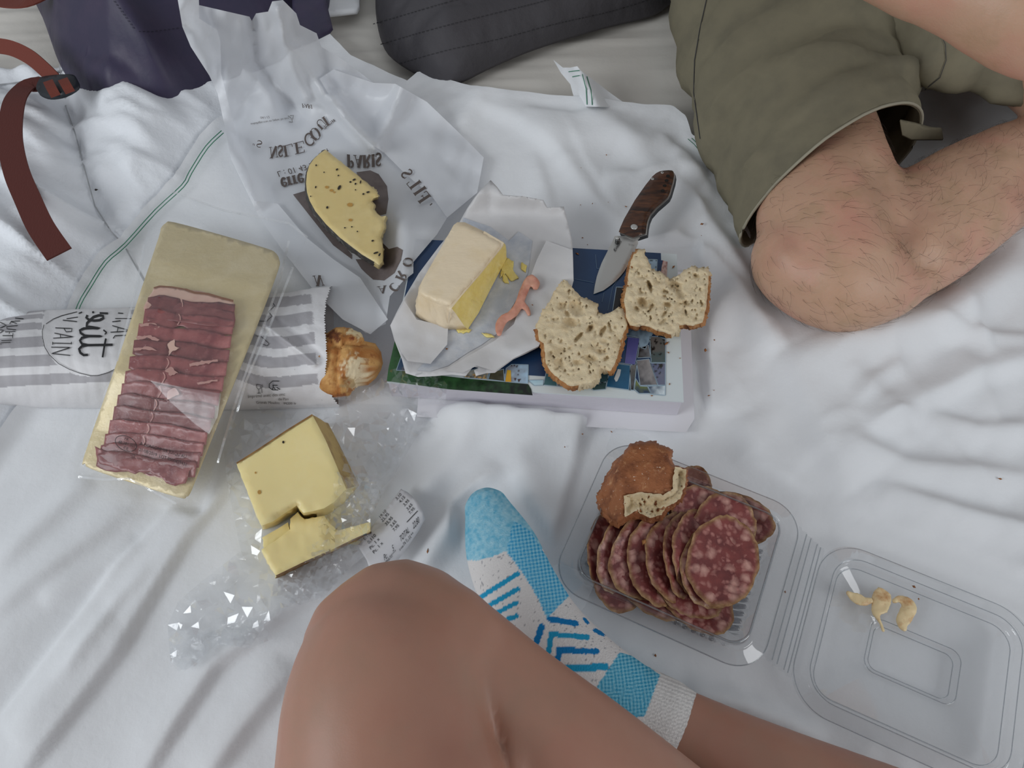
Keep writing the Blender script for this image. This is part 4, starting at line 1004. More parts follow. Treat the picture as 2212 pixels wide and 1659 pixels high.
photo(pc((1125, 175), (1222, 178), (1215, 305), (1160, 300)), (164, 190, 212), (150, 176, 200), 27, True, blot=(.7, (24, 34, 40), 0, .6))
photo(pc((1224, 180), (1275, 185), (1250, 300), (1217, 303)), (36, 66, 104), (30, 56, 92), 28, False)
photo(pc((1275, 186), (1318, 198), (1312, 345), (1250, 330)), (150, 50, 50), (190, 170, 160), 29, False, blot=(.5, (210, 180, 172), 0, 1))
v_, f_ = strokes_geo([pc((640, 130), (650, 260), (700, 270)), pc((440, 360), (620, 395)), pc((700, 580), (720, 490)), pc((755, 660), (800, 440), (850, 360))], .0387, 1.2, .0001); part('scratch', v_, f_, M['scratch'], album)

# ------------------------------------------------------------------ herb cheese and its wrapping paper
def paper_z(u, v):
    z = .007 + .17 * sstep(300, -30, v) ** 1.3 + .034 * sstep(815, 880, u) * sstep(420, 500, v)
    z = z + .020 * sstep(600, 680, v) * (1 - sstep(830, 900, u))
    amp = .005 + .016 * sstep(330, 120, v) + .008 * sstep(880, 1000, u)
    amp = amp * (1 - .75 * np.exp(-((u - 745) / 130) ** 2 - ((v - 440) / 150) ** 2))
    z = z + amp * crease(u, v, 4, 110, 5) + amp * .35 * crease(u, v, 8, 45, 4)
    for pts, h, w in (([(545, 40), (555, 130), (640, 250)], -.018, 16), ([(600, 20), (622, 120), (660, 210)], .014, 14), ([(400, 60), (470, 190), (500, 330), (550, 434)], .014, 22), ([(470, 150), (480, 250), (530, 320)], -.008, 14),
                      ([(640, 110), (690, 190), (740, 250), (800, 310)], .012, 16), ([(720, 210), (770, 280), (812, 318)], .010, 12), ([(812, 318), (870, 190)], .010, 14), ([(690, 100), (720, 190)], -.008, 14)):
        z = z + h * np.exp(-(seg_dist(u, v, pts)[0] / w) ** 2)
    return np.maximum(z, .0035 + np.where(v > 150, bz(u, v), 0))
PAPER = [(380, -60), (384, 0), (394, 58), (412, 101), (452, 163), (470, 202), (485, 271), (499, 343), (520, 385), (546, 430), (600, 500), (660, 590), (720, 660), (790, 720), (833, 700), (842, 640), (870, 608), (893, 590), (893, 566), (944, 506), (966, 470), (1031, 416), (1045, 340), (987, 282), (922, 220), (854, 181), (807, 179), (742, 130), (694, 101), (684, 72), (648, 54), (640, 29), (611, 0), (588, 3), (579, 25), (553, 29), (544, 45), (539, 36), (430, 11), (428, -60)]
cp = thing('cheese_paper', 'large crumpled white wax paper with mirrored brown print, spread under the herb cheese', 'wrapping paper', tuple(at(720, 400, .004)))
flat('paper_sheet', PAPER, paper_z, M['paper_w'], cp, 7, seed=2)
# folded-back strip along the lower left
FOLD = [(499, 343), (520, 385), (550, 434), (600, 440), (662, 513), (720, 560), (778, 600), (838, 690), (800, 722), (740, 690), (680, 630), (610, 540), (560, 470)]
flat('folded_flap', FOLD, lambda u, v: paper_z(u, v) + .005 + .004 * crease(u, v, 17, 70), M['paper_w'], cp, 8)
FOLD2 = [(384, 0), (394, 58), (412, 101), (452, 163), (470, 202), (485, 271), (499, 343), (540, 425), (548, 400), (520, 330), (500, 250), (478, 160), (476, 90), (470, 65), (430, 40), (428, -60), (380, -60)]
flat('folded_flap', FOLD2, lambda u, v: paper_z(u, v) + .008 + .008 * crease(u, v, 27, 60), M['paper_w'], cp, 8)
FOLD3 = [(807, 179), (854, 181), (922, 220), (987, 282), (1045, 340), (1031, 416), (966, 470), (930, 420), (880, 380), (830, 330), (800, 310), (735, 245), (690, 170), (720, 150)]
flat('folded_flap', FOLD3, lambda u, v: paper_z(u, v) + .006 + .006 * crease(u, v, 37, 90), M['paper_w'], cp, 8)
pz2 = lambda u, v: paper_z(u, v) + .0005
flat('print_disc', [(770, 372), (800, 368), (818, 376), (836, 402), (839, 430), (834, 462), (800, 470), (790, 420)], pz2, M['blob'], cp, 7)
flat('print_disc', [(633, 420), (660, 412), (672, 416), (690, 470), (760, 550), (760, 560), (720, 530), (680, 480)], pz2, M['blob'], cp, 7)
flat('print_disc', [(768, 560), (780, 580), (800, 600), (790, 590), (806, 604), (830, 606), (852, 590), (866, 562), (870, 540), (858, 533), (840, 538), (826, 524), (812, 560)], pz2, M['blob'], cp, 7)
pl = lambda u, v: pz2(u, v) + .0006
for s, o, xd, yd, b, arc in (('NS', (582, 318), (20, -3), (2, 24), 1, 0), ('LE', (609, 316), (35, -9), (4, 24), 1, 0), ('G', (654, 294), (26, -12), (8, 24), 1, 0), ('O', (666, 285), (20, -16), (14, 22), 1, 0), ('U', (680, 268), (16, -18), (14, 14), 1, 0), ('T"', (690, 258), (22, -14), (12, 18), 1, 0),
                             ('PARIS', (749, 337), (22, -1), (1, 27), 1.1, -1.2), ('erre', (605, 386), (25, -6), (6, 26), 1.3, 0),
                             ('"S', (549, 299), (20, 8), (-4, 14), .9, 0), ('F', (908, 441), (-18, -22), (24, -16), 1, 0), ('I', (898, 424), (-18, -22), (24, -16), 1, 0), ('L', (889, 411), (-18, -22), (22, -16), 1, 0), ('S', (874, 388), (-16, -20), (20, -14), 1, 0), ("'", (915, 455), (-18, -22), (20, -14), 1, 0),
                             ('A', (815, 619), (22, -3), (2, 16), 1, 0), ('C', (838, 622), (14, -18), (18, 10), 1, 0), ('R', (853, 601), (10, -22), (20, 8), 1, 0), ('O', (868, 574), (8, -24), (20, 4), 1, 0), ('N', (676, 596), (20, -2), (8, 22), 1.2, 0),
                             ('PARI', (652, 224), (8, 1), (1, 8), .9, 0)):
    b *= 1.25
    v_, f_ = serif(s, o, xd, yd, lambda u, v: pl(u, v) + (.0055 if s in ('N', '"S') else 0) + (.0065 if s in ('F', 'I', 'L', 'S', "'", 'PARI') else 0), b, arc); part('lettering', v_, f_, M['ink_brown'], cp, False)
for s, o, xd, yd in (('L : 01 43 2', (597, 371), (18, -4.5), (5, 17)), ('4', (700, 322), (17, -3), (4, 17)), ('emballages trier en papier les sacs', (541, 266), (6.0, -.9), (.8, 6.5)), ('04 / 12', (562, 252), (7, -.5), (.8, 7))):
    v_, f_ = text_geo(s, o, xd, yd, pl, shear=.1); part('lettering', v_, f_, M['ink_brown'], cp, False)
v_, f_ = strokes_geo([[(622, 250), (630, 256), (632, 264), (624, 263)], [(626, 250), (634, 249), (632, 258)]], pl, 1.3); part('print_symbol', v_, f_, M['ink_grey'], cp, False)

hc = thing('herb_cheese', 'pale herb cheese wedge with dark rind and a bite out, on printed wax paper', 'cheese', tuple(at(750, 450, .009)))
top = [(703, 323), (760, 369), (814, 415), (817, 425), (806, 429), (801, 436), (808, 443), (806, 452), (815, 463), (824, 468), (834, 466), (829, 478), (831, 491), (822, 513), (826, 530), (827, 548), (826, 566), (819, 573), (809, 566), (782, 550), (735, 514), (704, 484), (681, 456), (669, 434), (663, 415), (661, 396), (663, 374), (668, 357), (678, 343), (690, 332)]
bot = [(u - 1 * (u < 800), v + 5) for u, v in top]
bot = [(u + (-3 if 17 <= i <= 23 else 2 if i > 24 else 0), v + (3 if 17 <= i <= 22 else 0)) for i, (u, v) in enumerate(bot)]
hz1 = .042
slab(top, bot, hz1, .010, 6, hc, ('paste', M['cheese2']), [('rind', M['rind2'], set(range(18, 30)))], dz=lambda u, v: .0008 * fbm(u / 20, v / 20, 3) + .0012 * fbm(u / 6, v / 6, 4) * (u > 800), rnd=.0022, noise=.0006, bulge=.002)
for u, v, a, b, r in ((733, 405, 1.0, 6, 3), (682, 404, 1.2, 3, 1.5), (728, 366, .6, 3, 2), (765, 388, .4, 4, 2), (757, 393, 0, 2.5, 2), (768, 397, .9, 2.5, 2), (779, 393, 1.3, 4, 1.6), (795, 415, .2, 4, 2), (785, 419, .2, 2.5, 2), (707, 448, 1.2, 3, 2.5), (805, 520, .2, 3, 2), (768, 410, 0, 1.5, 1.5), (731, 379, .5, 2, 1.5), (683, 357, .2, 2, 2), (812, 546, .3, 6, 2), (820, 550, 1, 4, 2), (745, 492, 0, 2, 1.6), (760, 490, 0, 2, 1.6), (700, 372, .3, 1.5, 1.5), (671, 424, .3, 1.5, 1.5), (772, 500, 0, 1.6, 1.6)):
    pts = [(u + a2 * math.cos(a) * b / 3 - c2 * math.sin(a) * r / 3, v - a2 * math.sin(a) * b / 3 - c2 * math.cos(a) * r / 3) for a2, c2 in ((3, 0), (2, 2.4), (0, 3), (-2, 2.2), (-3, 0), (-2, -2.4), (0, -2.7), (2, -2))]
    flat('herb_fleck', pts, hz1 + .0009, M['herb'], hc, 4)
for u, v, b in ((756, 442, 6), (757, 475, 4), (716, 411, 4), (722, 415, 2.5), (706, 404, 4)):
    flat('amber_spot', [(u + b * math.cos(t) * 1.1, v + b * .7 * math.sin(t)) for t in np.linspace(0, 6.28, 8)[:-1]], hz1 + .0008, M['hole_y'], hc, 3)

# ------------------------------------------------------------------ baguette in its striped bag
rb = random.Random(4)
def bag_end(v): return np.interp(v, [600, 618, 650, 690, 720, 770, 815, 826, 850, 878, 890], [712, 715, 704, 701, 703, 706, 702, 694, 713, 733, 735]) + 1.6 * np.sign(np.sin(v * 1.15))
NU, NA = 330, 110
bu = np.linspace(0, 1, NU); ba = np.linspace(0, 1, NA)
BU, BA = np.meshgrid(bu, ba, indexing='ij')
vt = np.interp(BU * 800 - 70, [-70, 0, 40, 100, 300, 520, 640, 690, 730], [690, 682, 676, 670, 664, 640, 632, 622, 618]); vb = np.interp(BU * 800 - 70, [-70, 0, 200, 350, 520, 730], [876, 880, 882, 882, 886, 879])
vv = vt + (vb - vt) * BA; uu = -70 + BU * (bag_end(vv) + 70)
hh = .054 * np.interp(BU, [0, .5, .8, 1], [1, 1, 1, .96])
zz = hh * (1 + .12 * sstep(.9, 1, BU)) * np.sin(math.pi * np.clip(BA * .93 + .07, 0, 1)) ** .62
wrk = np.interp(uu, [0, 300, 500, 600, 730], [.002, .002, .004, .006, .003])
zz = zz + wrk * (crease(uu, vv * 1.6, 51, 90, 5) * 1.2 + crease(uu, vv, 52, 34, 4) * .5) + .006 * np.exp(-(seg_dist(uu, vv, [(570, 700), (630, 745), (680, 786)])[0] / 7) ** 2) - .004 * np.exp(-(seg_dist(uu, vv, [(590, 690), (650, 730), (690, 770)])[0] / 7) ** 2)
zz = np.maximum(zz, .003)
def bag_color(u, v):
    c = np.tile(np.array(S(222, 221, 223)), (u.size, 1)); u = u.ravel(); v = v.ravel(); g = np.array(S(172, 170, 174))
    vs = v + .05 * (u - 90) + 2.5 * fbm(u / 60, v / 60, 7)
    left = np.zeros(u.shape, bool)
    for a, b in ((664, 674), (678, 688), (696, 711), (726, 749), (765, 790), (808, 832)): left |= (vs > a) & (vs < b)
    left &= (u < 480) & (((u - 190) / 100) ** 2 + ((v - 712) / 101) ** 2 > 1)
    vr = v - .12 * (680 - u) * np.sin((u - 540) / 55) + 4 * fbm(u / 40, v / 40, 9)
    right = np.zeros(u.shape, bool)
    for a, b in ((610, 622), (634, 655), (673, 699), (718, 744), (762, 787), (806, 830)): right |= (vr > a) & (vr < b)
    right &= (u >= 480) & (u < 672 + (v - 633) * .08)
    c[left | right] = g; return c
Vt = at(uu.ravel(), vv.ravel(), zz.ravel())
Vb = at(uu[:, [0, -1]].ravel(), vv[:, [0, -1]].ravel(), .0025)
qi = np.arange(NU * NA).reshape(NU, NA)
Fq = np.stack([qi[:-1, :-1].ravel(), qi[:-1, 1:].ravel(), qi[1:, 1:].ravel(), qi[1:, :-1].ravel()], 1).tolist()
nb = NU * NA
for i in range(NU - 1):
    a, b, c, d = nb + 2 * i, nb + 2 * i + 1, nb + 2 * i + 3, nb + 2 * i + 2
    Fq += [(a, d, c, b), (qi[i, 0], qi[i + 1, 0], d, a), (qi[i, -1], b, c, qi[i + 1, -1])]
cc = np.concatenate([bag_color(uu, vv), np.tile(np.array(S(215, 214, 216)), (len(Vb), 1))])
bb = thing('baguette_bag', 'grey and white striped paper bread bag on the left, baguette end showing', 'paper bag', tuple(at(320, 770, .0025)))
part('paper_sleeve', np.concatenate([Vt, Vb]), Fq, M['bag_paper'], bb, color=cc)
def bagz(u, v):
    u = np.asarray(u, float); v = np.asarray(v, float)
    b = np.clip((u + 70) / (bag_end(v) + 70), 0, 1)
    t = np.interp(b * 800 - 70, [-70, 0, 40, 100, 300, 520, 640, 690, 730], [690, 682, 676, 670, 664, 640, 632, 622, 618]); bt = np.interp(b * 800 - 70, [-70, 0, 200, 350, 520, 730], [876, 880, 882, 882, 886, 879])
    a = np.clip((v - t) / (bt - t), 0, 1); h = .054 * np.interp(b, [0, .5, .8, 1], [1, 1, 1, .96])
    z = h * np.sin(math.pi * np.clip(a * .93 + .07, 0, 1)) ** .62; w = np.interp(u, [0, 300, 500, 600, 730], [.002, .002, .004, .006, .003])
    z = z + w * (crease(u, v * 1.6, 51, 90, 5) * 1.2 + crease(u, v, 52, 34, 4) * .5) + .006 * np.exp(-(seg_dist(u, v, [(570, 700), (630, 745), (680, 786)])[0] / 7) ** 2) - .004 * np.exp(-(seg_dist(u, v, [(590, 690), (650, 730), (690, 770)])[0] / 7) ** 2)
    return np.maximum(z, .003) + .0006
b3 = lambda *p: [(x / 5.53, 600 + y / 5.53) for x, y in p]
hand = [(b3((1045, 445), (1030, 475), (1060, 500), (1120, 512), (1190, 505), (1235, 480), (1230, 455), (1180, 447), (1120, 465), (1080, 500), (1040, 540), (1035, 580), (1090, 588), (1190, 605), (1100, 600), (1000, 605), (955, 625), (965, 660), (1010, 690), (1060, 695), (1215, 698), (1060, 697), (980, 715), (955, 750), (980, 790), (1050, 805), (1345, 800)), 5.2), (b3((1050, 805), (980, 815), (945, 850), (960, 895), (1000, 925), (1050, 920)), 5.2), (b3((1265, 725), (1250, 800), (1225, 950)), 4), (b3((1190, 420), (1290, 425)), 4), (b3((1235, 622), (1275, 655)), 3), (b3((1275, 655), (1250, 675)), 2.5),
        (b3((660, 597), (860, 605), (855, 640), (790, 645), (765, 605)), 1.8), (b3((650, 660), (875, 705), (635, 722)), 1.8), (b3((720, 680), (725, 715)), 1.6), (b3((630, 800), (630, 765), (630, 780), (850, 785), (852, 765), (852, 795)), 1.8), (b3((612, 828), (842, 832), (615, 905), (840, 928)), 1.8), (b3((750, 505), (920, 523)), 2), (b3((795, 488), (930, 468)), 1.6),
        (b3((1340, 525), (1440, 512)), 1.8), (b3((1375, 485), (1580, 485)), 1.4), (b3((1340, 570), (1560, 635), (1320, 650)), 1.8), (b3((1410, 595), (1400, 645)), 1.6), (b3((1375, 690), (1560, 685)), 1.8), (b3((1375, 690), (1350, 725)), 1.8), (b3((1410, 420), (1470, 425)), 2), (b3((1100, 412), (1125, 410)), 4), (b3((940, 425), (980, 408)), 2.5),
        (b3((550, 550), (640, 490), (740, 450), (920, 405)), 1.3), (b3((525, 560), (505, 640), (510, 720), (535, 830), (590, 920), (700, 1025), (820, 1090), (950, 1140), (1080, 1170), (1170, 1168), (1300, 1130), (1410, 1072)), 1.3),
        (b3((130, 520), (240, 515)), 1.6), (b3((115, 550), (130, 525), (200, 545)), 1.6), (b3((210, 570), (80, 580), (85, 610), (190, 620)), 1.6), (b3((185, 640), (60, 645)), 1.5), (b3((115, 640), (110, 670)), 1.3), (b3((155, 690), (30, 690)), 1.6), (b3((155, 660), (150, 720)), 1.4), (b3((140, 745), (15, 750)), 1.5), (b3((125, 770), (10, 775), (10, 800)), 1.5), (b3((0, 530), (75, 565), (0, 600)), 1.6), (b3((0, 620), (45, 625), (0, 660)), 1.5), (b3((180, 480), (280, 490)), 2),
        ([(556, 693), (575, 694), (588, 683), (580, 673), (594, 660), (590, 655)], 1.4), ([(552, 725), (566, 728), (581, 742), (577, 747), (564, 742)], 1.3)]
for ln in hand:
    v_, f_ = strokes_geo([ln], bagz, 1); part('lettering', v_, f_, M['ink'], bb, False)
b4 = lambda *p: [(520 + x / 5.53, 600 + y / 5.53) for x, y in p]
sym = [(b4((188, 1275), (245, 1280), (240, 1320), (215, 1335), (192, 1310), (188, 1275)), 1), (b4((215, 1335), (220, 1375), (195, 1380), (240, 1378)), 1), (b4((260, 1275), (262, 1310), (250, 1310), (255, 1375)), 1), (b4((460, 1235), (380, 1235), (340, 1270), (340, 1310), (380, 1340), (450, 1340)), 1.6), (b4((385, 1275), (390, 1310), (375, 1340)), 2), (b4((390, 1285), (440, 1285)), 1.6), (b4((400, 1310), (415, 1338)), 1.6), (b4((385, 1258), (386, 1262)), 2.6), (b4((430, 1310), (470, 1335)), 1.8)]
for ln in sym: v_, f_ = strokes_geo([ln], bagz, 1); part('print_symbol', v_, f_, M['ink'], bb, False)
for s, o, xd, yd in (('Imprimé avec des enc', (535, 860), (9.2, -.6), (0, -9.5)), ('de Pari', (601, 865), (8, 0), (0, -8)), ('Grands Moulins', (553, 872), (8, .2), (0, -8)), ('94200 Iv', (612, 874), (8, 0), (0, -7))):
    v_, f_ = text_geo(s, o, xd, yd, bagz); part('lettering', v_, f_, M['ink_grey'], bb, False)
flat('chevron_corner', [(-30, 640), (0, 646), (16, 653), (30, 658), (42, 672), (30, 684), (10, 690), (-30, 695)], lambda u, v: .02 + .006 * crease(u, v, 5, 30), M['bag_paper'], bb, 2, color=lambda u, v: np.where((((v + 6 * np.abs(((u / 16) % 1) * 2 - 1)) / 10) % 1 > .5)[:, None] & (u > 6)[:, None], np.array(S(120, 122, 126)), np.array(S(226, 228, 230))), label='chevron printed corner')

bg = thing('baguette', 'browned torn baguette end sticking out of the striped paper bag', 'bread', tuple(at(640, 780, .004)))
v_, f_ = tube_geo(pxc((300, 776, .022, .022, .016), (500, 776, .022, .026, .016), (620, 776, .023, .029, .017), (680, 777, .023, .030, .015), (700, 779, .025, .032, .018), (718, 780, .028, .0355, .025), (745, 782, .029, .0365, .0265), (766, 783, .029, .033, .025), (782, 785, .028, .024, .019)), 110, 34)
rr = v_ - np.array([v_[:, 0], np.full(len(v_), v_[:, 1].mean()), np.full(len(v_), .03)]).T
u_, w_ = to_px(v_[:, 0], v_[:, 1], v_[:, 2])
dsp = .004 * fbm(u_ / 30, w_ / 30, 81, 3) + .0022 * fbm(u_ / 8, w_ / 8, 83, 2)
dsp = dsp * sstep(712, 730, u_) - sstep(706, 718, u_) * (.005 * np.exp(-(seg_dist(u_, w_, [(706, 742), (735, 748), (748, 737), (790, 742)])[0] / 6) ** 2) + .003 * np.exp(-(seg_dist(u_, w_, [(728, 760), (724, 790), (726, 830)])[0] / 5) ** 2)) - .005 * np.exp(-(((u_ - 752) / 12) ** 2 + ((w_ - 826) / 10) ** 2))
v_ = v_ + np.stack([0 * dsp, rr[:, 1] / .035 * dsp, rr[:, 2] / .03 * dsp], 1) + np.stack([dsp * .6 * (u_ > 740), 0 * dsp, 0 * dsp], 1)
v_[:, 2] = np.maximum(v_[:, 2], .0035)
u_, w_ = to_px(v_[:, 0], v_[:, 1], v_[:, 2]); nz_ = fbm(u_ / 14, w_ / 14, 85, 3); nz2 = fbm(u_ / 6, w_ / 6, 86, 2)
lc = np.tile(np.array(S(172, 112, 58)), (len(v_), 1)); k_ = np.clip(.5 + nz_ * 2.4, 0, 1)[:, None]; lc = lc * (1 - k_) + np.array(S(208, 160, 98)) * k_
def blend(mask, c): global lc; mk = np.clip(mask, 0, 1)[:, None]; lc = lc * (1 - mk) + np.array(c) * mk
blend(sstep(-.35, .25, 1 - np.hypot((u_ - 768) / 24, (w_ - 806) / 32) + nz2 * 1.4), S(232, 214, 178))
blend(sstep(-.3, .3, 1 - np.hypot((u_ - 772) / 22, (w_ - 716) / 14) + nz2 * 1.6), S(228, 208, 166))
blend(sstep(-.1, .3, 1 - np.hypot((u_ - 752) / 16, (w_ - 828) / 12) + nz2 * 1.2) * .8, S(176, 146, 100))
blend(sstep(0, .4, 1 - np.hypot((u_ - 722) / 20, (w_ - 724) / 14) + nz2 * 1.4), S(112, 62, 34))
blend(sstep(0, .4, 1 - np.hypot((u_ - 762) / 10, (w_ - 730) / 6) + nz2 * 1.6), S(124, 62, 32))
blend(sstep(.1, .5, 1 - np.hypot((u_ - 735) / 40, (w_ - 858) / 12) + nz2), S(160, 98, 50))
part('crust', v_, f_, M['loaf'], bg, color=lc)
# ------------------------------------------------------------------ sealed ham pack
BQ = np.array([(352, 478), (606, 550), (397, 1076), (176, 1002)], float)     # corners of the gold card in the photo
def quad(s, t):
    a, b, c, d = BQ
    s = np.asarray(s)[..., None]; t = np.asarray(t)[..., None]
    return (a * (1 - s) + b * s) * (1 - t) + (d * (1 - s) + c * s) * t
def board_t(u, v): return np.clip(((v - 478) - .27 * (u - 352)) / 530.0, -.2, 1.2)
def board_z(u, v):
    t = board_t(u, v); u = np.asarray(u, float)
    return .012 + .051 * np.clip(np.interp(t, [-.2, 0, .16, .42, .66, .92, 1.2], [.25, .35, .7, 1, 1, .42, .1]), 0, 1)
pk = thing('ham_pack', 'sealed clear pouch of sliced cured duck breast on a gold card, across the bread bag', 'food pack', tuple(at(390, 780, .02)))
rc = lambda s0, t0, r: None
BO = smooth_poly([(343, 512), (347, 494), (358, 482), (376, 480), (480, 508), (574, 536), (594, 545), (603, 560), (600, 584), (560, 690), (500, 840), (440, 990), (412, 1060), (402, 1072), (386, 1074), (290, 1044), (196, 1012), (184, 1000), (182, 984), (250, 790), (300, 640)], True, 3)
flat('gold_card', BO, board_z, M['gold'], pk, 9, thick=.0012)
hL = [(320, 640), (313, 668), (300, 700), (290, 732), (281, 765), (272, 795), (264, 825), (255, 852), (247, 878), (238, 905), (228, 932), (219, 955), (212, 975)]
hR = [(507, 664), (505, 695), (500, 726), (496, 757), (490, 788), (483, 820), (474, 850), (465, 880), (456, 908), (448, 935), (440, 960), (432, 985), (424, 1005)]
ORD = 'first second third fourth fifth sixth seventh eighth ninth tenth eleventh twelfth thirteenth'.split()
def slice_poly(i, h):
    l0, r0 = np.array(hL[i]), np.array(hR[i]); d = r0 - l0; n = np.array((-d[1], d[0])) / np.hypot(*d)
    rs = random.Random(i); pts = []
    for k in range(17):
        t = k / 16; pts.append(tuple(l0 + d * t - n * (4 + rs.gauss(0, .8) + 3 * math.sin(t * 9 + i) - 7 * max(0, 1 - t / .12))))
    j = rs.uniform(.34, .46)
    for k in range(21):
        t = 1 - k / 20; lobe = 13 * math.sqrt(max(0, 1 - ((t - .17) / .20) ** 2)) if abs(t - .17) < .2 else 0
        q = l0 + d * t + n * (h * (.62 + .30 * math.sin(math.pi * min(1, max(0, (t - j) / (1 - j))))) + lobe + rs.gauss(0, .9)); pts.append(tuple(q - d / np.hypot(*d) * (6 * math.sin(math.pi * min(1, k / 20 * 1.0)) if t < .06 else 0)))
    return pts
for i in range(len(hL)):
    # each slice lies with its near edge on the next
    ax = np.array(hR[i]) - np.array(hL[i])
    def z(u, v, i=i, ax=ax):
        t = ((u - hL[i][0]) * ax[0] + (v - hL[i][1]) * ax[1]) / (ax @ ax); d = seg_dist(u, v, [hL[i], hR[i]])[0]
        return board_z(u, v) + .0072 - .0050 * np.clip(d / 44, 0, 1) + .0016 * np.exp(-((t - .16) / .13) ** 2) - .0016 * np.exp(-((t - .38) / .03) ** 2) + .0014 * fbm(u / 24, v / 16, i, 3)
    poly = slice_poly(i, 40)
    sl = flat('ham_slice', poly, z, M['ham'], None, 5, thick=.0009, seed=i)
    tag(sl, ('cured ham slice, %s below the fat-rimmed one in the sealed pouch' % ORD[i]), 'ham slice', 'overlapping slices of cured ham in the sealed pack')
    rs = random.Random(i + 40); q = poly[17:]; L_ = []
    if rs.random() < .85: L_.append((q[14:20 - rs.randint(0, 2)], rs.uniform(1.4, 3.0)))
    if rs.random() < .6: a0 = rs.randint(1, 5); L_.append((q[a0:a0 + rs.randint(3, 7)], rs.uniform(.9, 1.8)))
    if rs.random() < .8: c = poly[0]; L_.append(([(poly[20][0] * 0 + hL[i][0] + ax[0] * (.38 + .02 * math.sin(k_)), hL[i][1] + ax[1] * .38 + 6 * k_) for k_ in range(5)], rs.uniform(1, 2.2)))
    if L_: v_, f_ = strokes_geo(L_, z, 1, .0013); part('pale_edge', v_, f_, M['ham_edge'], sl, kind='stuff' if len(L_) > 1 else None)
tp = thing('ham_slice', 'topmost cured ham slice with a thick pink fat rim and browned edge', 'ham slice', tuple(at(410, 640, .04)))
tzf = lambda u, v: board_z(u, v) + .0058 + .0008 * fbm(u / 20, v / 14, 77, 3)
flat('lean', [(316, 672), (330, 656), (352, 650), (400, 652), (460, 662), (506, 674), (508, 690), (505, 706), (450, 704), (400, 696), (350, 690), (318, 694)], lambda u, v: tzf(u, v) + .0004, M['ham'], tp, 6, thick=.001)
flat('fat_rim', rough_poly([(310, 664), (322, 640), (332, 622), (345, 618), (400, 624), (450, 634), (504, 648), (507, 668), (505, 680), (460, 668), (400, 657), (352, 654), (330, 660), (314, 680)], .8, 9, 3), tzf, M['ham_fat'], tp, 6, thick=.0012)
v_, f_ = strokes_geo([([(332, 622), (345, 618), (372, 620), (400, 625)], 3), ([(400, 625), (420, 632), (450, 635), (480, 644), (504, 650)], 4.5)], tzf, 1, .0008); part('browned_edge', v_, f_, M['ham_rind'], tp)
lo = flat('ham_slice', rough_poly([(204, 962), (222, 972), (260, 985), (310, 990), (370, 992), (405, 985), (424, 995), (408, 1018), (400, 1042), (376, 1048), (358, 1042), (345, 1028), (322, 1018), (290, 1022), (255, 1012), (214, 1000)], 1.2, 9, 8), lambda u, v: board_z(u, v) + .0065 + .002 * fbm(u / 22, v / 14, 91, 3), M['ham'], None, 6, thick=.0018)
tag(lo, 'lowest folded ham slice with ragged end at the bottom of the gold card', 'ham slice')
for ln in ([(300, 712), (330, 706), (346, 716), (332, 726), (308, 718)], [(300, 735), (330, 730), (350, 742), (340, 750)], [(290, 757), (320, 752), (344, 762)], [(285, 780), (310, 778), (338, 785)], [(365, 738), (372, 752), (360, 764), (380, 768)], [(355, 800), (372, 790), (386, 806), (366, 812)], [(318, 850), (312, 880), (306, 910), (320, 945)]):
    pass
flat('fat_streak', rough_poly([(362, 742), (376, 732), (378, 748), (388, 752), (370, 762), (362, 772), (366, 756)], 1, 4, 3), lambda u, v: board_z(u, v) + .0075, M['ham_fat'], tp, 4)
for k_, q_ in enumerate(([(356, 800), (370, 792), (384, 806), (368, 812)], [(362, 845), (378, 838), (388, 850), (372, 858), (360, 864)], [(408, 786), (440, 780), (470, 776), (472, 781), (440, 787), (410, 792)], [(425, 826), (470, 820), (470, 824), (428, 831)], [(300, 700), (330, 697), (346, 706), (336, 712), (326, 704), (304, 706)], [(294, 728), (326, 724), (344, 734), (338, 738), (322, 730), (296, 734)], [(288, 752), (320, 748), (340, 758), (318, 755), (290, 758)])):
    flat('fat_streak', rough_poly(q_, .8, 4, k_), lambda u, v: board_z(u, v) + .0079, M['ham_edge'], pk, 4)
POUCH = [(312, 520), (340, 440), (371, 413), (420, 432), (485, 455), (560, 470), (624, 482), (664, 513), (650, 545), (633, 577), (585, 700), (532, 822), (512, 890), (498, 932), (470, 1010), (452, 1044), (420, 1066), (380, 1085), (330, 1062), (278, 1032), (225, 1038), (176, 1032), (172, 1000), (190, 950), (220, 860), (253, 780), (276, 700), (291, 636)]
def pouch_z(u, v):
    d = seg_dist(u, v, BO + [BO[0]])[0]; ins = inside(u, v, BO)
    z = board_z(u, v) + np.where(ins, .0088, .0088 - .012 * sstep(0, 30, d)) + .0026 * crease(u, v, 66, 60, 5) * np.where(ins, .5, 1.6) + .0012 * crease(u, v, 67, 22, 4)
    return np.maximum(z, .006 + np.where(v > 640, bagz(u, v) * (v < 890), 0))
flat('clear_film', POUCH, pouch_z, M['film2'], pk, 8, smooth=True, seed=5)
for ed in ([(371, 413), (420, 432), (485, 455), (560, 470), (624, 482), (664, 513)], [(624, 520), (606, 600), (575, 690), (540, 780), (505, 880), (470, 1000)], [(633, 577), (585, 700), (532, 822), (512, 890)], [(169, 1030), (225, 1036), (278, 1034), (380, 1088)], [(312, 527), (291, 636), (253, 780)]):
    v_, f_ = strokes_geo([ed], lambda u, v: pouch_z(u, v) + .001 + .001 * crease(u, v, 3, 12), 5, .0006); part('film_crease', v_, f_, M['film_edge'], pk)
flat('film_sheen', [(325, 822), (400, 838), (478, 850), (470, 900), (452, 938), (420, 915), (370, 870)], lambda u, v: pouch_z(u, v) + .0012, M['film_sheen'], pk, 10)  # triangular sheen on the pouch, put in as a milky patch of film
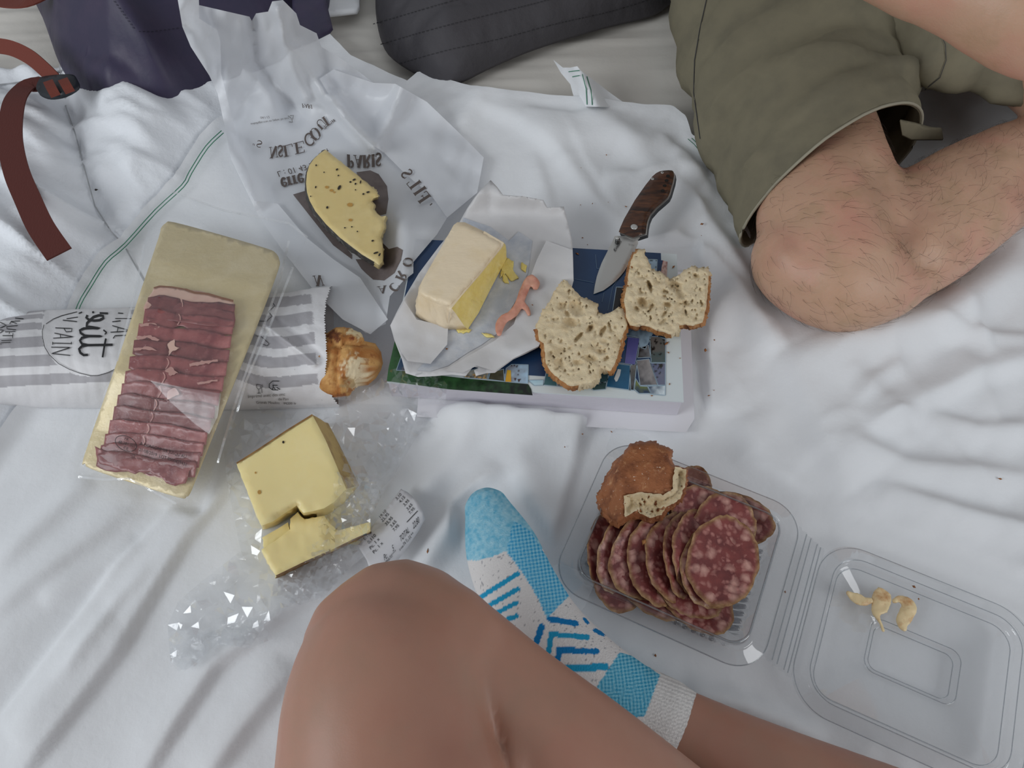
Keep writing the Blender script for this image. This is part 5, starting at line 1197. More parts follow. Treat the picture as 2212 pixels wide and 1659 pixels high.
pkz = lambda u, v: pouch_z(u, v) + .0014
v_, f_ = strokes_geo([[(272 + 23 * math.cos(t) + 0, 958 + 16 * math.sin(t) + 6 * math.cos(t)) for t in np.linspace(0, 6.4, 26)]], pkz, 1.3); part('stamp', v_, f_, M['ink'], pk, False)
for s, o, xd, yd, in (('FR', (268, 950), (9, 2.5), (2, -9)), ('40.281.001', (255, 957), (8.4, 2.2), (2, -9)), ('CE', (266, 970), (9, 2.5), (2, -9)), ('A CONSOMMER JUSQU AU', (302, 961), (8.3, 2.4), (2, -10)), ('21/08/2019  LOT 0000439431', (300, 974), (8.4, 2.7), (2, -10))):
    v_, f_ = text_geo(s, o, xd, yd, pkz); part('lettering', v_, f_, M['ink'], pk, False)

# ------------------------------------------------------------------ big cheese wedge and broken piece, film and receipt
cw = thing('cheese_wedge', 'large smooth yellow hard cheese block with brown rind along two edges', 'cheese', tuple(at(640, 1020, .004)))
top = [(511, 1001), (560, 970), (618, 931), (675, 896), (704, 952), (733, 1020), (748, 1056), (722, 1084), (700, 1098), (676, 1104), (656, 1108), (641, 1092), (616, 1108), (590, 1126), (565, 1136), (538, 1070)]
bot = [(513, 1004), (566, 972), (630, 934), (709, 914), (734, 962), (762, 1020), (776, 1048), (742, 1088), (708, 1112), (680, 1118), (658, 1122), (645, 1104), (620, 1120), (592, 1138), (568, 1145), (540, 1078)]
slab(top, bot, .052, .004, 9, cw, ('paste', M['cheese']), [('rind', M['rind'], {0, 1, 2}), ('pale_rind', M['rind_l'], {3, 4, 5})], dz=lambda u, v: .0006 * fbm(u / 40, v / 40, 5) - .004 * np.exp(-(seg_dist(u, v, [(640, 1096), (600, 1116)])[0] / 7) ** 2), rnd=.0016, noise=.0004)
v_, f_ = strokes_geo([([(511, 1001), (560, 970), (618, 931), (675, 896)], 3.5)], .0515, 1, .0006); part('rind_edge', v_, f_, M['rind'], cw)
for u, v, b, m_ in ((612, 955, 2.6, 'herb'), (552, 1021, 2, 'hole_y'), (560, 1063, 4, 'hole_y')):
    flat('amber_spot', [(u + b * math.cos(t), v + b * 1.2 * math.sin(t)) for t in np.linspace(0, 6.28, 8)[:-1]], .0526, M[m_], cw, 3)
bp = thing('cheese_piece', 'smaller broken piece of yellow cheese with rind, half wrapped in crinkled film', 'cheese', tuple(at(660, 1170, .004)))
top = [(565, 1187), (600, 1164), (627, 1143), (627, 1122), (643, 1106), (650, 1116), (658, 1122), (680, 1118), (699, 1114), (712, 1132), (730, 1146), (760, 1138), (798, 1128), (800, 1148), (760, 1166), (720, 1186), (660, 1212), (596, 1243), (578, 1214)]
slab(top, lambda p: (p[0] + 3, p[1] + (6 if p[1] > 1160 else 2)), .037, .004, 7, bp, ('paste', M['cheese']), [('rind', M['rind'], {13, 14, 15, 16})], dz=lambda u, v: .001 * fbm(u / 14, v / 14, 5) - .008 * sstep(690, 740, u), rnd=.0014, noise=.0006)
low = [(568, 1160), (600, 1142), (622, 1128), (626, 1146), (600, 1164), (570, 1184)]
lp = slab(low, lambda p: (p[0] + 1, p[1] + 3), .030, .0045, 7, bp, ('broken_layer', M['cheese']), rnd=.001, noise=.0005)
# crinkled cling film
FILM = [(500, 900), (520, 870), (600, 868), (700, 872), (780, 868), (830, 830), (838, 790), (880, 780), (940, 800), (965, 830), (962, 872), (920, 900), (880, 960), (846, 1030), (830, 1060), (790, 1110), (775, 1140), (800, 1180), (740, 1240), (700, 1290), (640, 1300), (570, 1350), (540, 1400), (470, 1390), (400, 1450), (368, 1430), (362, 1350), (385, 1300), (430, 1270), (520, 1190), (490, 1040), (480, 960)]
def film_z(u, v):
    b = np.maximum(bz(u, v), 0) + .004
    cover = .036 * sstep(690, 730, u) * sstep(980, 1030, v) * (1 - sstep(1180, 1240, v)) * (1 - sstep(800, 850, u))
    cover = cover + .036 * sstep(640, 690, u) * sstep(1090, 1120, v) * (1 - sstep(1190, 1235, v)) * (1 - sstep(800, 840, u))
    alb_ = .037 * sstep(825, 850, u) * (1 - sstep(850, 885, v))
    bgz = .030 * sstep(690, 740, u) * (1 - sstep(830, 870, u)) * (1 - sstep(850, 900, v))
    return b + np.maximum(np.maximum(cover, alb_), bgz)
r_ = np.random.RandomState(9)
hole = [(505, 1000), (675, 890), (712, 950), (735, 1030), (690, 1090), (640, 1090), (627, 1140), (640, 1160), (600, 1240), (560, 1200), (570, 1140)]
cf = thing('cling_film', 'crumpled clear cling film around the yellow cheese, glinting', 'plastic film', tuple(at(650, 1150, .003)))
def crumple_film(name, poly, sp, amp, seed, zf, parent, mt):
    P, T, loop, E = cdt(poly, sp, seed, .42); rs = np.random.RandomState(seed)
    a = amp(P[:, 0], P[:, 1]) if callable(amp) else amp
    z = zf(P[:, 0], P[:, 1]) + a * rs.uniform(0, 1, len(P)) ** 1.5
    return part(name, at(P[:, 0], P[:, 1], z), T, mt, parent, False)
F1_ = [p for p in FILM]
crumple_film('film_sheet', [(500, 900), (520, 872), (600, 870), (700, 874), (780, 872), (905, 876), (880, 960), (846, 1030), (830, 1060), (790, 1110), (750, 1060), (735, 1030), (712, 950), (675, 888), (590, 940), (505, 998), (490, 1040), (482, 960)], 17, .010, 4, film_z, cf, M['film'])
crumple_film('film_sheet', [(490, 1040), (505, 1004), (540, 1080), (566, 1142), (562, 1190), (594, 1246), (650, 1222), (720, 1190), (800, 1152), (800, 1190), (740, 1240), (700, 1290), (640, 1300), (570, 1350), (540, 1400), (470, 1390), (400, 1450), (368, 1430), (362, 1350), (385, 1300), (430, 1260), (520, 1190)], 17, .012, 5, film_z, cf, M['film'])
crumple_film('film_sheet', [(690, 1040), (716, 1000), (740, 1030), (790, 1030), (830, 1060), (800, 1120), (800, 1150), (720, 1190), (640, 1225), (596, 1246), (640, 1190), (690, 1168), (684, 1110)], 9, .011, 6, lambda u, v: film_z(u, v) + .013, cf, M['film'])
crumple_film('film_sheet', [(700, 860), (780, 868), (830, 850), (850, 866), (905, 876), (962, 872), (966, 830), (940, 800), (880, 790), (838, 800), (810, 830), (770, 852)], 11, .010, 7, film_z, cf, M['film'])
crumple_film('film_tuft', [(368, 1430), (362, 1350), (385, 1345), (440, 1370), (500, 1350), (560, 1330), (590, 1380), (540, 1400), (470, 1395), (420, 1440), (385, 1450)], 10, .014, 8, lambda u, v: bz(u, v) + .006, cf, M['film'])
crumple_film('film_tuft', [(600, 1240), (690, 1195), (750, 1175), (785, 1180), (750, 1235), (700, 1290), (640, 1310), (600, 1280)], 9, .015, 12, lambda u, v: bz(u, v) + .008, cf, M['film'])
crumple_film('film_tuft', [(780, 1010), (830, 960), (880, 900), (920, 885), (930, 905), (890, 960), (850, 1030), (810, 1070), (780, 1060)], 9, .013, 13, lambda u, v: bz(u, v) + .006, cf, M['film'])
wrap_z = lambda u, v: .006 + .03 * np.exp(-((u - 790) / 60) ** 2)
# receipt
def rec_ax(u, v): return ((u - 790) * .655 - (v - 1165) * .755, (u - 790) * .755 + (v - 1165) * .655)
def rec_z(u, v):
    a, b = rec_ax(u, v)
    return np.maximum(bz(u, v), 0) + .012 + .016 * np.sin(np.clip(b / 110, 0, 1) * math.pi) - .006 * np.clip(b / 110, 0, 1)
rcpt = thing('receipt', 'curled white till receipt with printed prices beside the sock', 'receipt', tuple(at(840, 1140, .006)))
flat('paper_strip', [(772, 1178), (800, 1142), (834, 1098), (866, 1056), (882, 1064), (900, 1082), (913, 1104), (918, 1122), (905, 1146), (878, 1186), (846, 1228), (836, 1262), (806, 1250), (792, 1210)], rec_z, M['receipt'], rcpt, 7, thick=.0002)
rx = lambda *p: [(740 + x / 7.9, 1040 + y / 7.9) for x, y in p][0]
al = (.655, -.755)
for s, p, e, sk_ in (('0,160', (380, 1010), 13, 0), ('0,110', (448, 1072), 13.5, 0), ('Pc. 1 x', (478, 1168), 13.5, 0), ('Pc. 1 x', (535, 1238), 13.5, 0), ('19,10', (640, 640), 12, 0), ('25,95', (680, 695), 12.5, 0), ('35,95', (745, 760), 12.5, 0), ('3,65', (832, 792), 12.5, 0), ('7,95', (878, 858), 12.5, 0),
                     ('3,10', (925, 325), 12, 0), ('4,15', (985, 372), 12, 0), ('3,95', (1055, 430), 12, 0), ('3,65', (1110, 500), 12, 0), ('7,95', (1150, 565), 12, 0)):
    v_, f_ = text_geo(s, rx(p), (e * al[0] * .82, e * al[1] * .82), (-e * .78 * .755 * .8, -e * .78 * .655 * .8 - 2), rec_z, .0006); part('lettering', v_, f_, M['ink'], rcpt, False)
for s, p, e in (('Pc.', (715, 1360), 15), ('5', (860, 1200), 15), ('TOTAL', (990, 1040), 15), ('22,80', (1210, 815), 15)):
    v_, f_ = text_geo(s, rx(p), (e * .40, e * -.47), (-3.5, -19), rec_z, .0006); part('lettering', v_, f_, M['ink'], rcpt, False)
for s, p, e in (('N.T. 7144', (1040, 1080), 8), ('2/08/19 12:24', (975, 1190), 7), ('Merci', (760, 1390), 8), ('T. vente a bientot', (650, 1480), 7)):
    v_, f_ = text_geo(s, rx(p), (e * .66, e * -.75), (-e * .25, -e * .7), rec_z, .0006); part('lettering', v_, f_, M['ink'], rcpt, False)
v_, f_ = strokes_geo([([rx((1095, 695)), rx((1280, 500))], 1.4)], rec_z, 1, .0006); part('lettering', v_, f_, M['ink'], rcpt, False)

# ------------------------------------------------------------------ butter on its paper, fat scrap
BP = [(843, 703), (858, 672), (874, 642), (905, 590), (950, 530), (993, 479), (1008, 452), (1024, 428), (1040, 408), (1060, 389), (1074, 404), (1087, 421), (1130, 424), (1174, 432), (1182, 448), (1218, 446), (1224, 470), (1236, 519), (1238, 560), (1239, 606), (1230, 640), (1210, 690), (1163, 750), (1136, 764), (1109, 776), (1069, 805), (1050, 806), (1028, 812), (1024, 800), (1034, 794), (1022, 792), (1006, 812), (975, 809), (943, 812), (903, 814), (876, 806), (868, 776), (852, 735)]
def bpz(u, v):
    e = seg_dist(u, v, BP + [BP[0]])[0]; lift = .012 * np.exp(-(e / 30) ** 2) * np.clip(.5 + crease(u, v, 92, 120, 4) * 1.2, 0, 1)
    return .0405 + lift + .0035 * (crease(u, v, 91, 90, 5) + .5) + .0015 * (crease(u, v, 93, 30, 4) + .5) + .03 * sstep(470, 400, v) * .6
bpp = thing('butter_paper', 'open creased white butter wrapper lying on the blue album', 'wrapping paper', tuple(at(1040, 640, .039)))
flat('paper_sheet', BP, bpz, M['paper_butter'], bpp, 7, thick=.0003, seed=3)
flat('greasy_inside', [(1000, 470), (1060, 490), (1100, 520), (1120, 500), (1150, 520), (1140, 590), (1120, 640), (1090, 690), (1075, 720), (1040, 745), (1010, 762), (968, 790), (930, 802), (900, 800), (930, 770), (960, 750), (965, 700), (1010, 600)], lambda u, v: bpz(u, v) + .0006, M['paper_grease'], bpp, 7)
flat('folded_flap', [(1069, 802), (1109, 774), (1163, 748), (1225, 650), (1239, 606), (1237, 540), (1180, 520), (1160, 560), (1130, 640), (1110, 700), (1070, 735), (1010, 770), (960, 800), (1000, 805), (1030, 790)], lambda u, v: bpz(u, v) + .0016 + .003 * (crease(u, v, 95, 60) + .5), M['paper_butter'], bpp, 8)
flat('folded_flap', [(843, 703), (874, 650), (900, 690), (968, 706), (966, 744), (930, 786), (880, 780), (866, 760)], lambda u, v: bpz(u, v) + .002 + .003 * (crease(u, v, 96, 50) + .5), M['paper_butter'], bpp, 8)
bt = thing('butter', 'block of yellow butter with cut face, cream paper still over its top', 'butter', tuple(at(1000, 610, .042)))
bz1 = .083
top = smooth_poly([(988, 480), (1004, 480), (1050, 502), (1086, 522), (1088, 530), (1040, 590), (1002, 634), (974, 664), (950, 658), (920, 646), (903, 634), (912, 606), (950, 540), (980, 486)], True, 1)
bot = [(1000, 500), (1012, 500), (1052, 520), (1092, 540), (1095, 558), (1062, 620), (1034, 676), (1010, 712), (962, 712), (930, 700), (897, 684), (905, 640), (950, 570), (985, 520)]
slab(top, bot, bz1, .045, 6, bt, ('paper_wrap', M['butter_paper']), [('cut_face', M['butter'], {3, 4, 5, 6, 7 - 1})], dz=lambda u, v: .0008 * fbm(u / 30, v / 14, 6), rnd=.006, noise=.0007, bulge=.001)
flat('wrap_edge', [(1046, 499), (1089, 525), (974, 668), (970, 708), (966, 706), (970, 662)], lambda u, v: np.where(v > 668, .045 + (708 - v) * .0009, bz1 - .002), M['butter_paper'], bt, 8)
for k, pl_ in enumerate(([(985, 712), (1010, 706), (1018, 712), (1012, 718), (990, 718)], [(1094, 556), (1110, 565), (1108, 580), (1120, 600), (1104, 606), (1092, 590), (1080, 600), (1084, 570)], [(1126, 566), (1138, 574), (1136, 588), (1126, 580)], [(1040, 718), (1062, 722), (1068, 728), (1052, 728)], [(1086, 585), (1096, 600), (1100, 612), (1086, 606)])):
    o = flat('butter_smear', rough_poly(pl_, 1.0, 5, k), lambda u, v: bpz(u, v) + .0022 + .001 * fbm(u / 4, v / 4, 3), M['butter'], bpp, 4, thick=.0015)
sc = thing('fat_strip', 'pink curved strip of ham fat lying on the butter wrapper', 'meat scrap', tuple(at(1115, 660, .046)))
tg = [tube_geo(pxc((1078, 724, .049, .0025, .0015), (1079, 706, .049, .0046, .002), (1087, 690, .049, .0052, .002), (1108, 677, .049, .0050, .002), (1122, 654, .049, .0044, .0018), (1132, 628, .049, .0048, .002), (1142, 606, .050, .0042, .0024), (1149, 597, .050, .003, .002)), 16), tube_geo(pxc((1126, 655, .049, .004, .002), (1138, 668, .049, .003, .002), (1143, 680, .049, .002, .0015)), 10), tube_geo(pxc((1146, 600, .050, .0045, .003), (1155, 612, .0495, .0055, .0028), (1157, 624, .049, .003, .0018)), 12)]
v_, f_ = fused(tg, .0011, 4); v_[:, 2] += .002 * fbm(v_[:, 0] * 160, v_[:, 1] * 160, 3, 2); part('strip', v_, f_, M['scrap'], sc)

# ------------------------------------------------------------------ folding knife
kz = .047
kn_ = thing('folding_knife', 'open folding knife with dark wooden handle, blade over the album edge', 'knife', tuple(at(1380, 490, .03)))
kc = lambda *p: [(1240 + x / 5.185, 340 + y / 5.185) for x, y in p]
HN = kc((500, 835), (520, 780), (560, 690), (680, 480), (800, 310), (880, 210), (920, 175), (960, 155), (1010, 147), (1060, 143), (1100, 147), (1114, 160), (1120, 200), (1108, 270), (1090, 330), (1070, 400), (1045, 450), (1000, 492), (920, 560), (850, 640), (825, 700), (812, 760), (803, 850), (660, 898))
LN = [(u + 2.2, v + 3.5) for u, v in HN]
slab(HN, HN, kz, kz - .0045, 6, kn_, ('wooden_scale', M['wood']), rnd=.0018, rings=2)
slab(LN, LN, kz - .0048, kz - .0066, 8, kn_, ('steel_liner', M['steel']), rings=1)
BK = kc((520, 860), (700, 905), (800, 905), (812, 770), (850, 690), (930, 600), (1020, 510), (1080, 440), (1115, 330), (1122, 240), (1128, 280), (1118, 370), (1050, 490), (945, 610), (865, 710), (820, 830), (800, 912), (725, 945), (600, 920), (520, 880))
slab(LN[:], [(u + 3, v + 6) for u, v in LN], kz - .0072, kz - .0125, 8, kn_, ('back_scale', M['black']), rings=1)
slab([(u + 2.5, v + 5) for u, v in LN], [(u + 3, v + 6) for u, v in LN], kz - .0128, kz - .0142, 8, kn_, ('steel_liner', M['steel']), rings=1)
BL = kc((455, 880), (430, 940), (395, 1010), (350, 1100), (310, 1180), (280, 1260), (255, 1335), (232, 1440), (219, 1531), (330, 1490), (400, 1440), (455, 1395), (510, 1340), (560, 1280), (610, 1200), (650, 1110), (690, 1030), (718, 962), (718, 926), (740, 900), (700, 880))
IN = kc((470, 900), (440, 970), (400, 1050), (340, 1200), (300, 1330), (260, 1470), (330, 1440), (400, 1395), (470, 1320), (540, 1220), (600, 1110), (650, 1020), (690, 950), (690, 890))
def bl_dz(u, v): 
    d = seg_dist(u, v, kc((219, 1531), (330, 1490), (455, 1395), (560, 1280), (650, 1110), (718, 962)))[0]; d2 = seg_dist(u, v, kc((395, 1010), (310, 1180), (255, 1335), (219, 1531)))[0]
    return -.0012 * (1 - np.clip(d / 7, 0, 1)) - .0009 * (1 - np.clip(d2 / 5, 0, 1)) * (v > 560)
slab(BL, BL, kz - .0058, kz - .0082, 3.5, kn_, ('blade', M['steel']), dz=bl_dz, rings=1)
def puck(u, v, z, r, h, name, mt, parent, n=20, rnd=.3):
    c = at(u, v, z); V = []; Fc = []
    for rr_, zz_ in ((r, 0), (r, h * (1 - rnd)), (r * .85, h), (r * .35, h * 1.02)):
        for k in range(n): a = 2 * math.pi * k / n; V.append(c + np.array((rr_ * math.cos(a), rr_ * math.sin(a), zz_)))
    for i in range(3):
        for k in range(n): k2 = (k + 1) % n; Fc.append((i * n + k, i * n + k2, (i + 1) * n + k2, (i + 1) * n + k))
    Fc.append(tuple(3 * n + k for k in range(n))); return part(name, V, Fc, mt, parent)
puck(1369.8, 490.4, kz, .0037, .0007, 'pivot_screw', M['steel'], kn_)
puck(1369.8, 490.4, kz - .0001, .0041, .0003, 'pivot_ring', M['hole'], kn_)
for u, v in ((1430.5, 373.5), (1409.7, 386.7)):
    s = puck(u, v, kz - .0005, .0016, .0008, 'screw', M['steel'], kn_); puck(u, v, kz + .0002, .0006, .0002, 'screw_recess', M['hole'], s, 10)
for u, v in ((1443, 380), (1440, 390), (1436, 401), (1431.7, 411.7)):
    flat('handle_hole', [(u + 4.2 * math.cos(t), v + 3 * math.sin(t)) for t in np.linspace(0, 2 * math.pi, 15)[:-1]], kz + .0003, M['hole'], kn_, 4)
puck(1333.5, 524, kz - .0055, .0025, .0055, 'thumb_stud', M['steel_d'], kn_)
puck(1333.5, 515, kz + .0, .0019, .0014, 'thumb_stud', M['steel'], kn_)
v_, f_ = text_geo('Enlan', (1329, 544), (6.6, -10.4), (-6.2, -6.6), kz - .0052, .0002); part('lettering', v_, f_, M['ink'], kn_, False)
v_, f_ = text_geo('M01A', (1370, 528), (-5, -1), (.5, 5), kz - .0052, .0002); part('lettering', v_, f_, M['ink_grey'], kn_, False)

# ------------------------------------------------------------------ bread
def crumb_dz(seed, big, area_px, n=60, amp=.0022):
    rs = np.random.RandomState(seed); x0, y0, x1, y1 = area_px
    P = [(rs.uniform(x0, x1), rs.uniform(y0, y1), rs.choice((rs.uniform(1.3, 2.6), rs.uniform(2.4, 5.5)), p=(.65, .35)), rs.uniform(.4, .9), rs.uniform(0, math.pi), rs.uniform(.0012, .004)) for _ in range(n)] + big
    def f(u, v):
        z = amp * 1.4 * fbm(u / 26, v / 26, seed, 3) + amp * fbm(u / 8, v / 8, seed + 3, 3)
        for cx, cy, r, k, a, dep in P:
            du, dv = u - cx, v - cy; p = (du * math.cos(a) + dv * math.sin(a)) / r; q = (-du * math.sin(a) + dv * math.cos(a)) / (r * k)
            z = z - dep * np.clip(1.15 - (p * p + q * q), 0, 1) ** .6
        return z
    return f
b5 = lambda *p: [(1140 + x / 4.367, 520 + y / 4.367) for x, y in p]
bl = thing('bread_slice', 'torn white bread slice with a bite out, left one on the album', 'bread', tuple(at(1255, 730, .039)))
o_ = b5((350, 375), (420, 450), (520, 550), (600, 580), (650, 600), (662, 650), (650, 690), (700, 700), (740, 690), (800, 660), (860, 630), (900, 645), (945, 690), (940, 780), (910, 880), (885, 980), (860, 1080), (825, 1160), (790, 1240), (740, 1220), (690, 1210), (670, 1290), (600, 1350), (480, 1365), (400, 1375), (330, 1330), (220, 1240), (170, 1150), (160, 1060), (150, 970), (105, 940), (95, 830), (150, 700), (195, 610), (250, 530), (300, 430))
E_crust = set(range(12, 19)) | set(range(23, 31))
o2_, E2 = [], set()
rr_ = random.Random(3)
def roughen(o, es, amp, step, seed):
    r = random.Random(seed); out = []; ne = set(); n = len(o)
    for i in range(n):
        a, b = o[i], o[(i + 1) % n]; L = math.hypot(b[0] - a[0], b[1] - a[1]); m = max(1, int(L / step)); am = amp * (.35 if i in es else 1)
        for j in range(m):
            if i in es: ne.add(len(out))
            t = j / m; out.append((a[0] + (b[0] - a[0]) * t + r.gauss(0, am), a[1] + (b[1] - a[1]) * t + r.gauss(0, am)))
    return out, ne
big1 = [(x, y, r, k, a, d) for (x, y), r, k, a, d in zip(b5((480, 910), (590, 830), (710, 850), (690, 1045), (590, 1110), (460, 640), (370, 690), (400, 770), (470, 1150), (770, 800), (655, 1005), (720, 950), (270, 745), (330, 620), (300, 1160)), (14, 11, 13, 13, 14, 19, 10, 16, 12, 8, 12, 10, 8, 12, 14), (.35, .6, .45, .4, .5, .7, .6, .6, .5, .4, .5, .5, .7, .7, .6), (-.8, -.7, -1.0, .1, .2, .6, .8, .3, 0, 1.2, 0, .2, 0, .3, .5), (.007, .005, .006, .005, .006, .006, .005, .007, .004, .005, .003, .003, .003, .004, .004))]
o2_, E2 = roughen(o_, E_crust, 1.1, 5, 5)
slab(o2_, lambda p: (p[0] - 2, p[1] + 7), .062, .0405, 3.0, bl, ('crumb', M['crumb']), [('crust', M['crust'], E2)], dz=crumb_dz(5, big1, (1170, 610, 1350, 830), 260), rnd=.003, noise=.0006, bulge=.003)
br = thing('bread_slice', 'holey torn bread slice on the right, crust along its left edge, beside the knife', 'bread', tuple(at(1445, 640, .039)))
o_ = b5((1040, 95), (1075, 85), (1105, 90), (1115, 140), (1160, 230), (1165, 290), (1250, 300), (1300, 350), (1390, 360), (1470, 290), (1540, 240), (1620, 260), (1690, 250), (1705, 330), (1700, 480), (1690, 570), (1680, 650), (1650, 770), (1560, 805), (1490, 795), (1430, 800), (1400, 850), (1350, 885), (1300, 870), (1220, 850), (1150, 815), (1100, 800), (1030, 812), (960, 800), (925, 720), (920, 640), (905, 570), (925, 480), (940, 390), (950, 300), (970, 200), (995, 125))
E_crust = {13, 14, 15, 16, 17, 18, 19, 22, 23, 24, 25, 26, 27} | set(range(28, 37))
o2_, E2 = roughen(o_, E_crust, 1.3, 5, 6)
big2 = [(x, y, r, k, a, d) for (x, y), r, k, a, d in zip(b5((1150, 430), (1085, 585), (1320, 605), (1030, 640), (1300, 480), (1500, 590), (1380, 420), (1640, 590), (1290, 690), (1170, 620), (1070, 490), (1090, 350), (1590, 330), (1490, 680), (1440, 500), (1280, 760)), (13, 13, 10, 8, 8, 9, 20, 8, 9, 7, 7, 6, 9, 7, 12, 10), (.35, .75, .6, .6, .5, .6, .5, .4, .5, .7, .5, .5, .5, .4, .6, .5), (1.3, .7, .2, .6, .4, .4, .5, 1.2, -.8, -.6, .3, .2, .4, 1.4, .8, -.6), (.010, .009, .007, .005, .005, .005, .008, .005, .004, .004, .004, .004, .004, .006, .006, .004))]
slab(o2_, lambda p: (p[0] - 1, p[1] + 6), .066, .041, 3.0, br, ('crumb', M['crumb']), [('crust', M['crust'], E2)], dz=crumb_dz(8, big2, (1350, 550, 1530, 720), 280, .0028), rnd=.003, noise=.0007, bulge=.003)
EDc = b5((1040, 95), (1012, 165), (985, 260), (970, 400), (950, 540), (945, 640), (975, 700), (960, 800), (925, 720), (920, 640), (905, 570), (925, 480), (940, 390), (950, 300), (970, 200), (995, 125))
flat('crust_edge', EDc, lambda u, v: .0655 - .004 * np.clip((1375 - u) / 20, 0, 1) + .0008 * fbm(u / 5, v / 5, 3), M['crust'], br, 4)
EDl = b5((945, 690), (925, 700), (920, 780), (890, 890), (850, 1020), (800, 1150), (770, 1228), (790, 1240), (825, 1160), (860, 1080), (885, 980), (910, 880), (940, 780))
flat('crust_edge', EDl, lambda u, v: .0600 + .0006 * fbm(u / 5, v / 5, 3), M['crust'], bl, 4)
# ------------------------------------------------------------------ clear hinged tray
ZR = .040
tc = [at(u, v, ZR) for u, v in ((1318, 935), (1745, 1120), (1622, 1442), (1203, 1272))]
tcen = sum(tc) / 4
ex_ = ((tc[1] - tc[0]) + (tc[2] - tc[3])) / 2; TW = np.hypot(*ex_[:2]); ex_ = ex_ / TW; ey_ = np.array((-ex_[1], ex_[0], 0)); TH = abs(((tc[0] - tc[3]) + (tc[1] - tc[2]))[:2].dot(ey_[:2]) / 2)
TW *= 1.03; TH *= 1.03
def rrect(hw, hh, r, n=14, m=40):
    pts = []
    for (cx, cy, a0) in ((hw - r, hh - r, 0), (-hw + r, hh - r, 90), (-hw + r, -hh + r, 180), (hw - r, -hh + r, 270)):
        for k in range(n): a = math.radians(a0 + 90 * k / (n - 1)); pts.append((cx + r * math.cos(a), cy + r * math.sin(a)))
    P = np.array(pts + [pts[0]]); s = np.r_[0, np.cumsum(np.hypot(*(P[1:] - P[:-1]).T))]; q = np.linspace(0, s[-1], 4 * m, endpoint=False)
    return np.stack([np.interp(q, s, P[:, 0]), np.interp(q, s, P[:, 1])], 1)
def loops(c, hw, hh, r, prof, m=60, ribs=None, cap=True):
    V = []; Fc = []
    for k, (ins, z) in enumerate(prof):
        L = rrect(hw - ins, hh - ins, max(r - ins, .004), 14, m)
        if ribs and k in ribs:
            a = np.arange(4 * m); d = np.maximum(np.abs(np.sin(a * math.pi / 4)), .0) ; n = L / np.linalg.norm(L, axis=1, keepdims=True); L = L - n * ribs[k] * d[:, None]
        V.append(c + L[:, :1] * ex_ + L[:, 1:] * ey_ + np.array((0, 0, 1.0)) * z)
    n = 4 * m
    for i in range(len(prof) - 1):
        for j in range(n): j2 = (j + 1) % n; Fc.append((i * n + j, i * n + j2, (i + 1) * n + j2, (i + 1) * n + j))
    if cap: Fc.append(tuple((len(prof) - 1) * n + j for j in range(n)))
    return np.concatenate(V), Fc
tray = thing('hinged_tray', 'clear plastic hinged tray and lid, sliced salami in its ribbed base', 'plastic tray', (tcen[0], tcen[1], .003))
base0 = np.array((tcen[0], tcen[1], 0.0))
v_, f_ = loops(base0, TW / 2, TH / 2, .028, [(0, ZR - .001), (.0006, ZR), (.010, ZR), (.0112, ZR + .0025), (.013, ZR + .003), (.0148, ZR + .0025), (.0155, ZR - .001), (.0175, ZR - .008), (.019, ZR - .014), (.0195, .024), (.021, .013), (.0225, .006), (.027, .0045)], 64, ribs={10: .006, 11: .008, 12: .008})
part('tray_base', v_, f_, M['plastic'], tray)
v_, f_ = loops(base0, TW / 2 - .0150, TH / 2 - .0150, .016, [(0, ZR + .0028), (.0009, ZR + .0037), (.0018, ZR + .0028), (.0009, ZR + .0019), (0, ZR + .0028)], 50, cap=False); part('rim_bead', v_, f_, M['plastic_e'], tray)
v_, f_ = loops(base0, TW / 2, TH / 2, .028, [(0, ZR - .001), (.0005, ZR - .0004), (.001, ZR - .001), (.0005, ZR - .0016), (0, ZR - .001)], 50, cap=False); part('flange_edge', v_, f_, M['plastic_e'], tray)
for (s, t) in ((-1, 1), (-1, -1)):
    c = base0 + ex_ * s * (TW / 2 - .016) + ey_ * t * (TH / 2 - .004) + np.array((0, 0, ZR - .0012)); V = []; 
    L = rrect(.018, .016, .008, 8, 10); V = c + L[:, :1] * ex_ + L[:, 1:] * ey_; part('grip_tab', V, [tuple(range(40))], M['plastic_tab'], tray)
HG = .030
hv = []; hf = []; K_ = 14
for i in range(K_ + 1):
    x = TW / 2 - .002 + HG * i / K_; z = ZR - .001 - (ZR - .016) * (i / K_) + .002 * math.sin(i * 2.1)
    for t in (-.38, .40): hv.append(base0 + ex_ * x + ey_ * t * TH + np.array((0, 0, z)))
for i in range(K_): hf.append((2 * i, 2 * i + 2, 2 * i + 3, 2 * i + 1))
part('hinge', hv, hf, M['plastic'], tray)
for off in (.006, .011, .018, .022):
    a = off / HG; z = ZR - (ZR - .016) * a + .0008
    V = [base0 + ex_ * (TW / 2 + off) + ey_ * t * TH + np.array((0, 0, z)) for t in np.linspace(-.37, .38, 12)]
    tg = tube_geo([tuple(p) + (.0005,) for p in V], 6, 1); part('hinge_crease', tg[0], tg[1], M['plastic_e'], tray)
lid0 = base0 + ex_ * (TW + HG - .004) + ey_ * (.000)
ZL = .0175
v_, f_ = loops(lid0, TW / 2, TH / 2, .030, [(0, ZL - .003), (.0006, ZL - .002), (.010, ZL - .002), (.0112, ZL + .001), (.0135, ZL + .0015), (.0150, ZL - .004), (.0165, ZL - .007), (.050, ZL - .007), (.052, ZL - .010), (.054, ZL - .0115), (.056, ZL - .0118)], 60)
part('tray_lid', v_, f_, M['plastic'], tray)
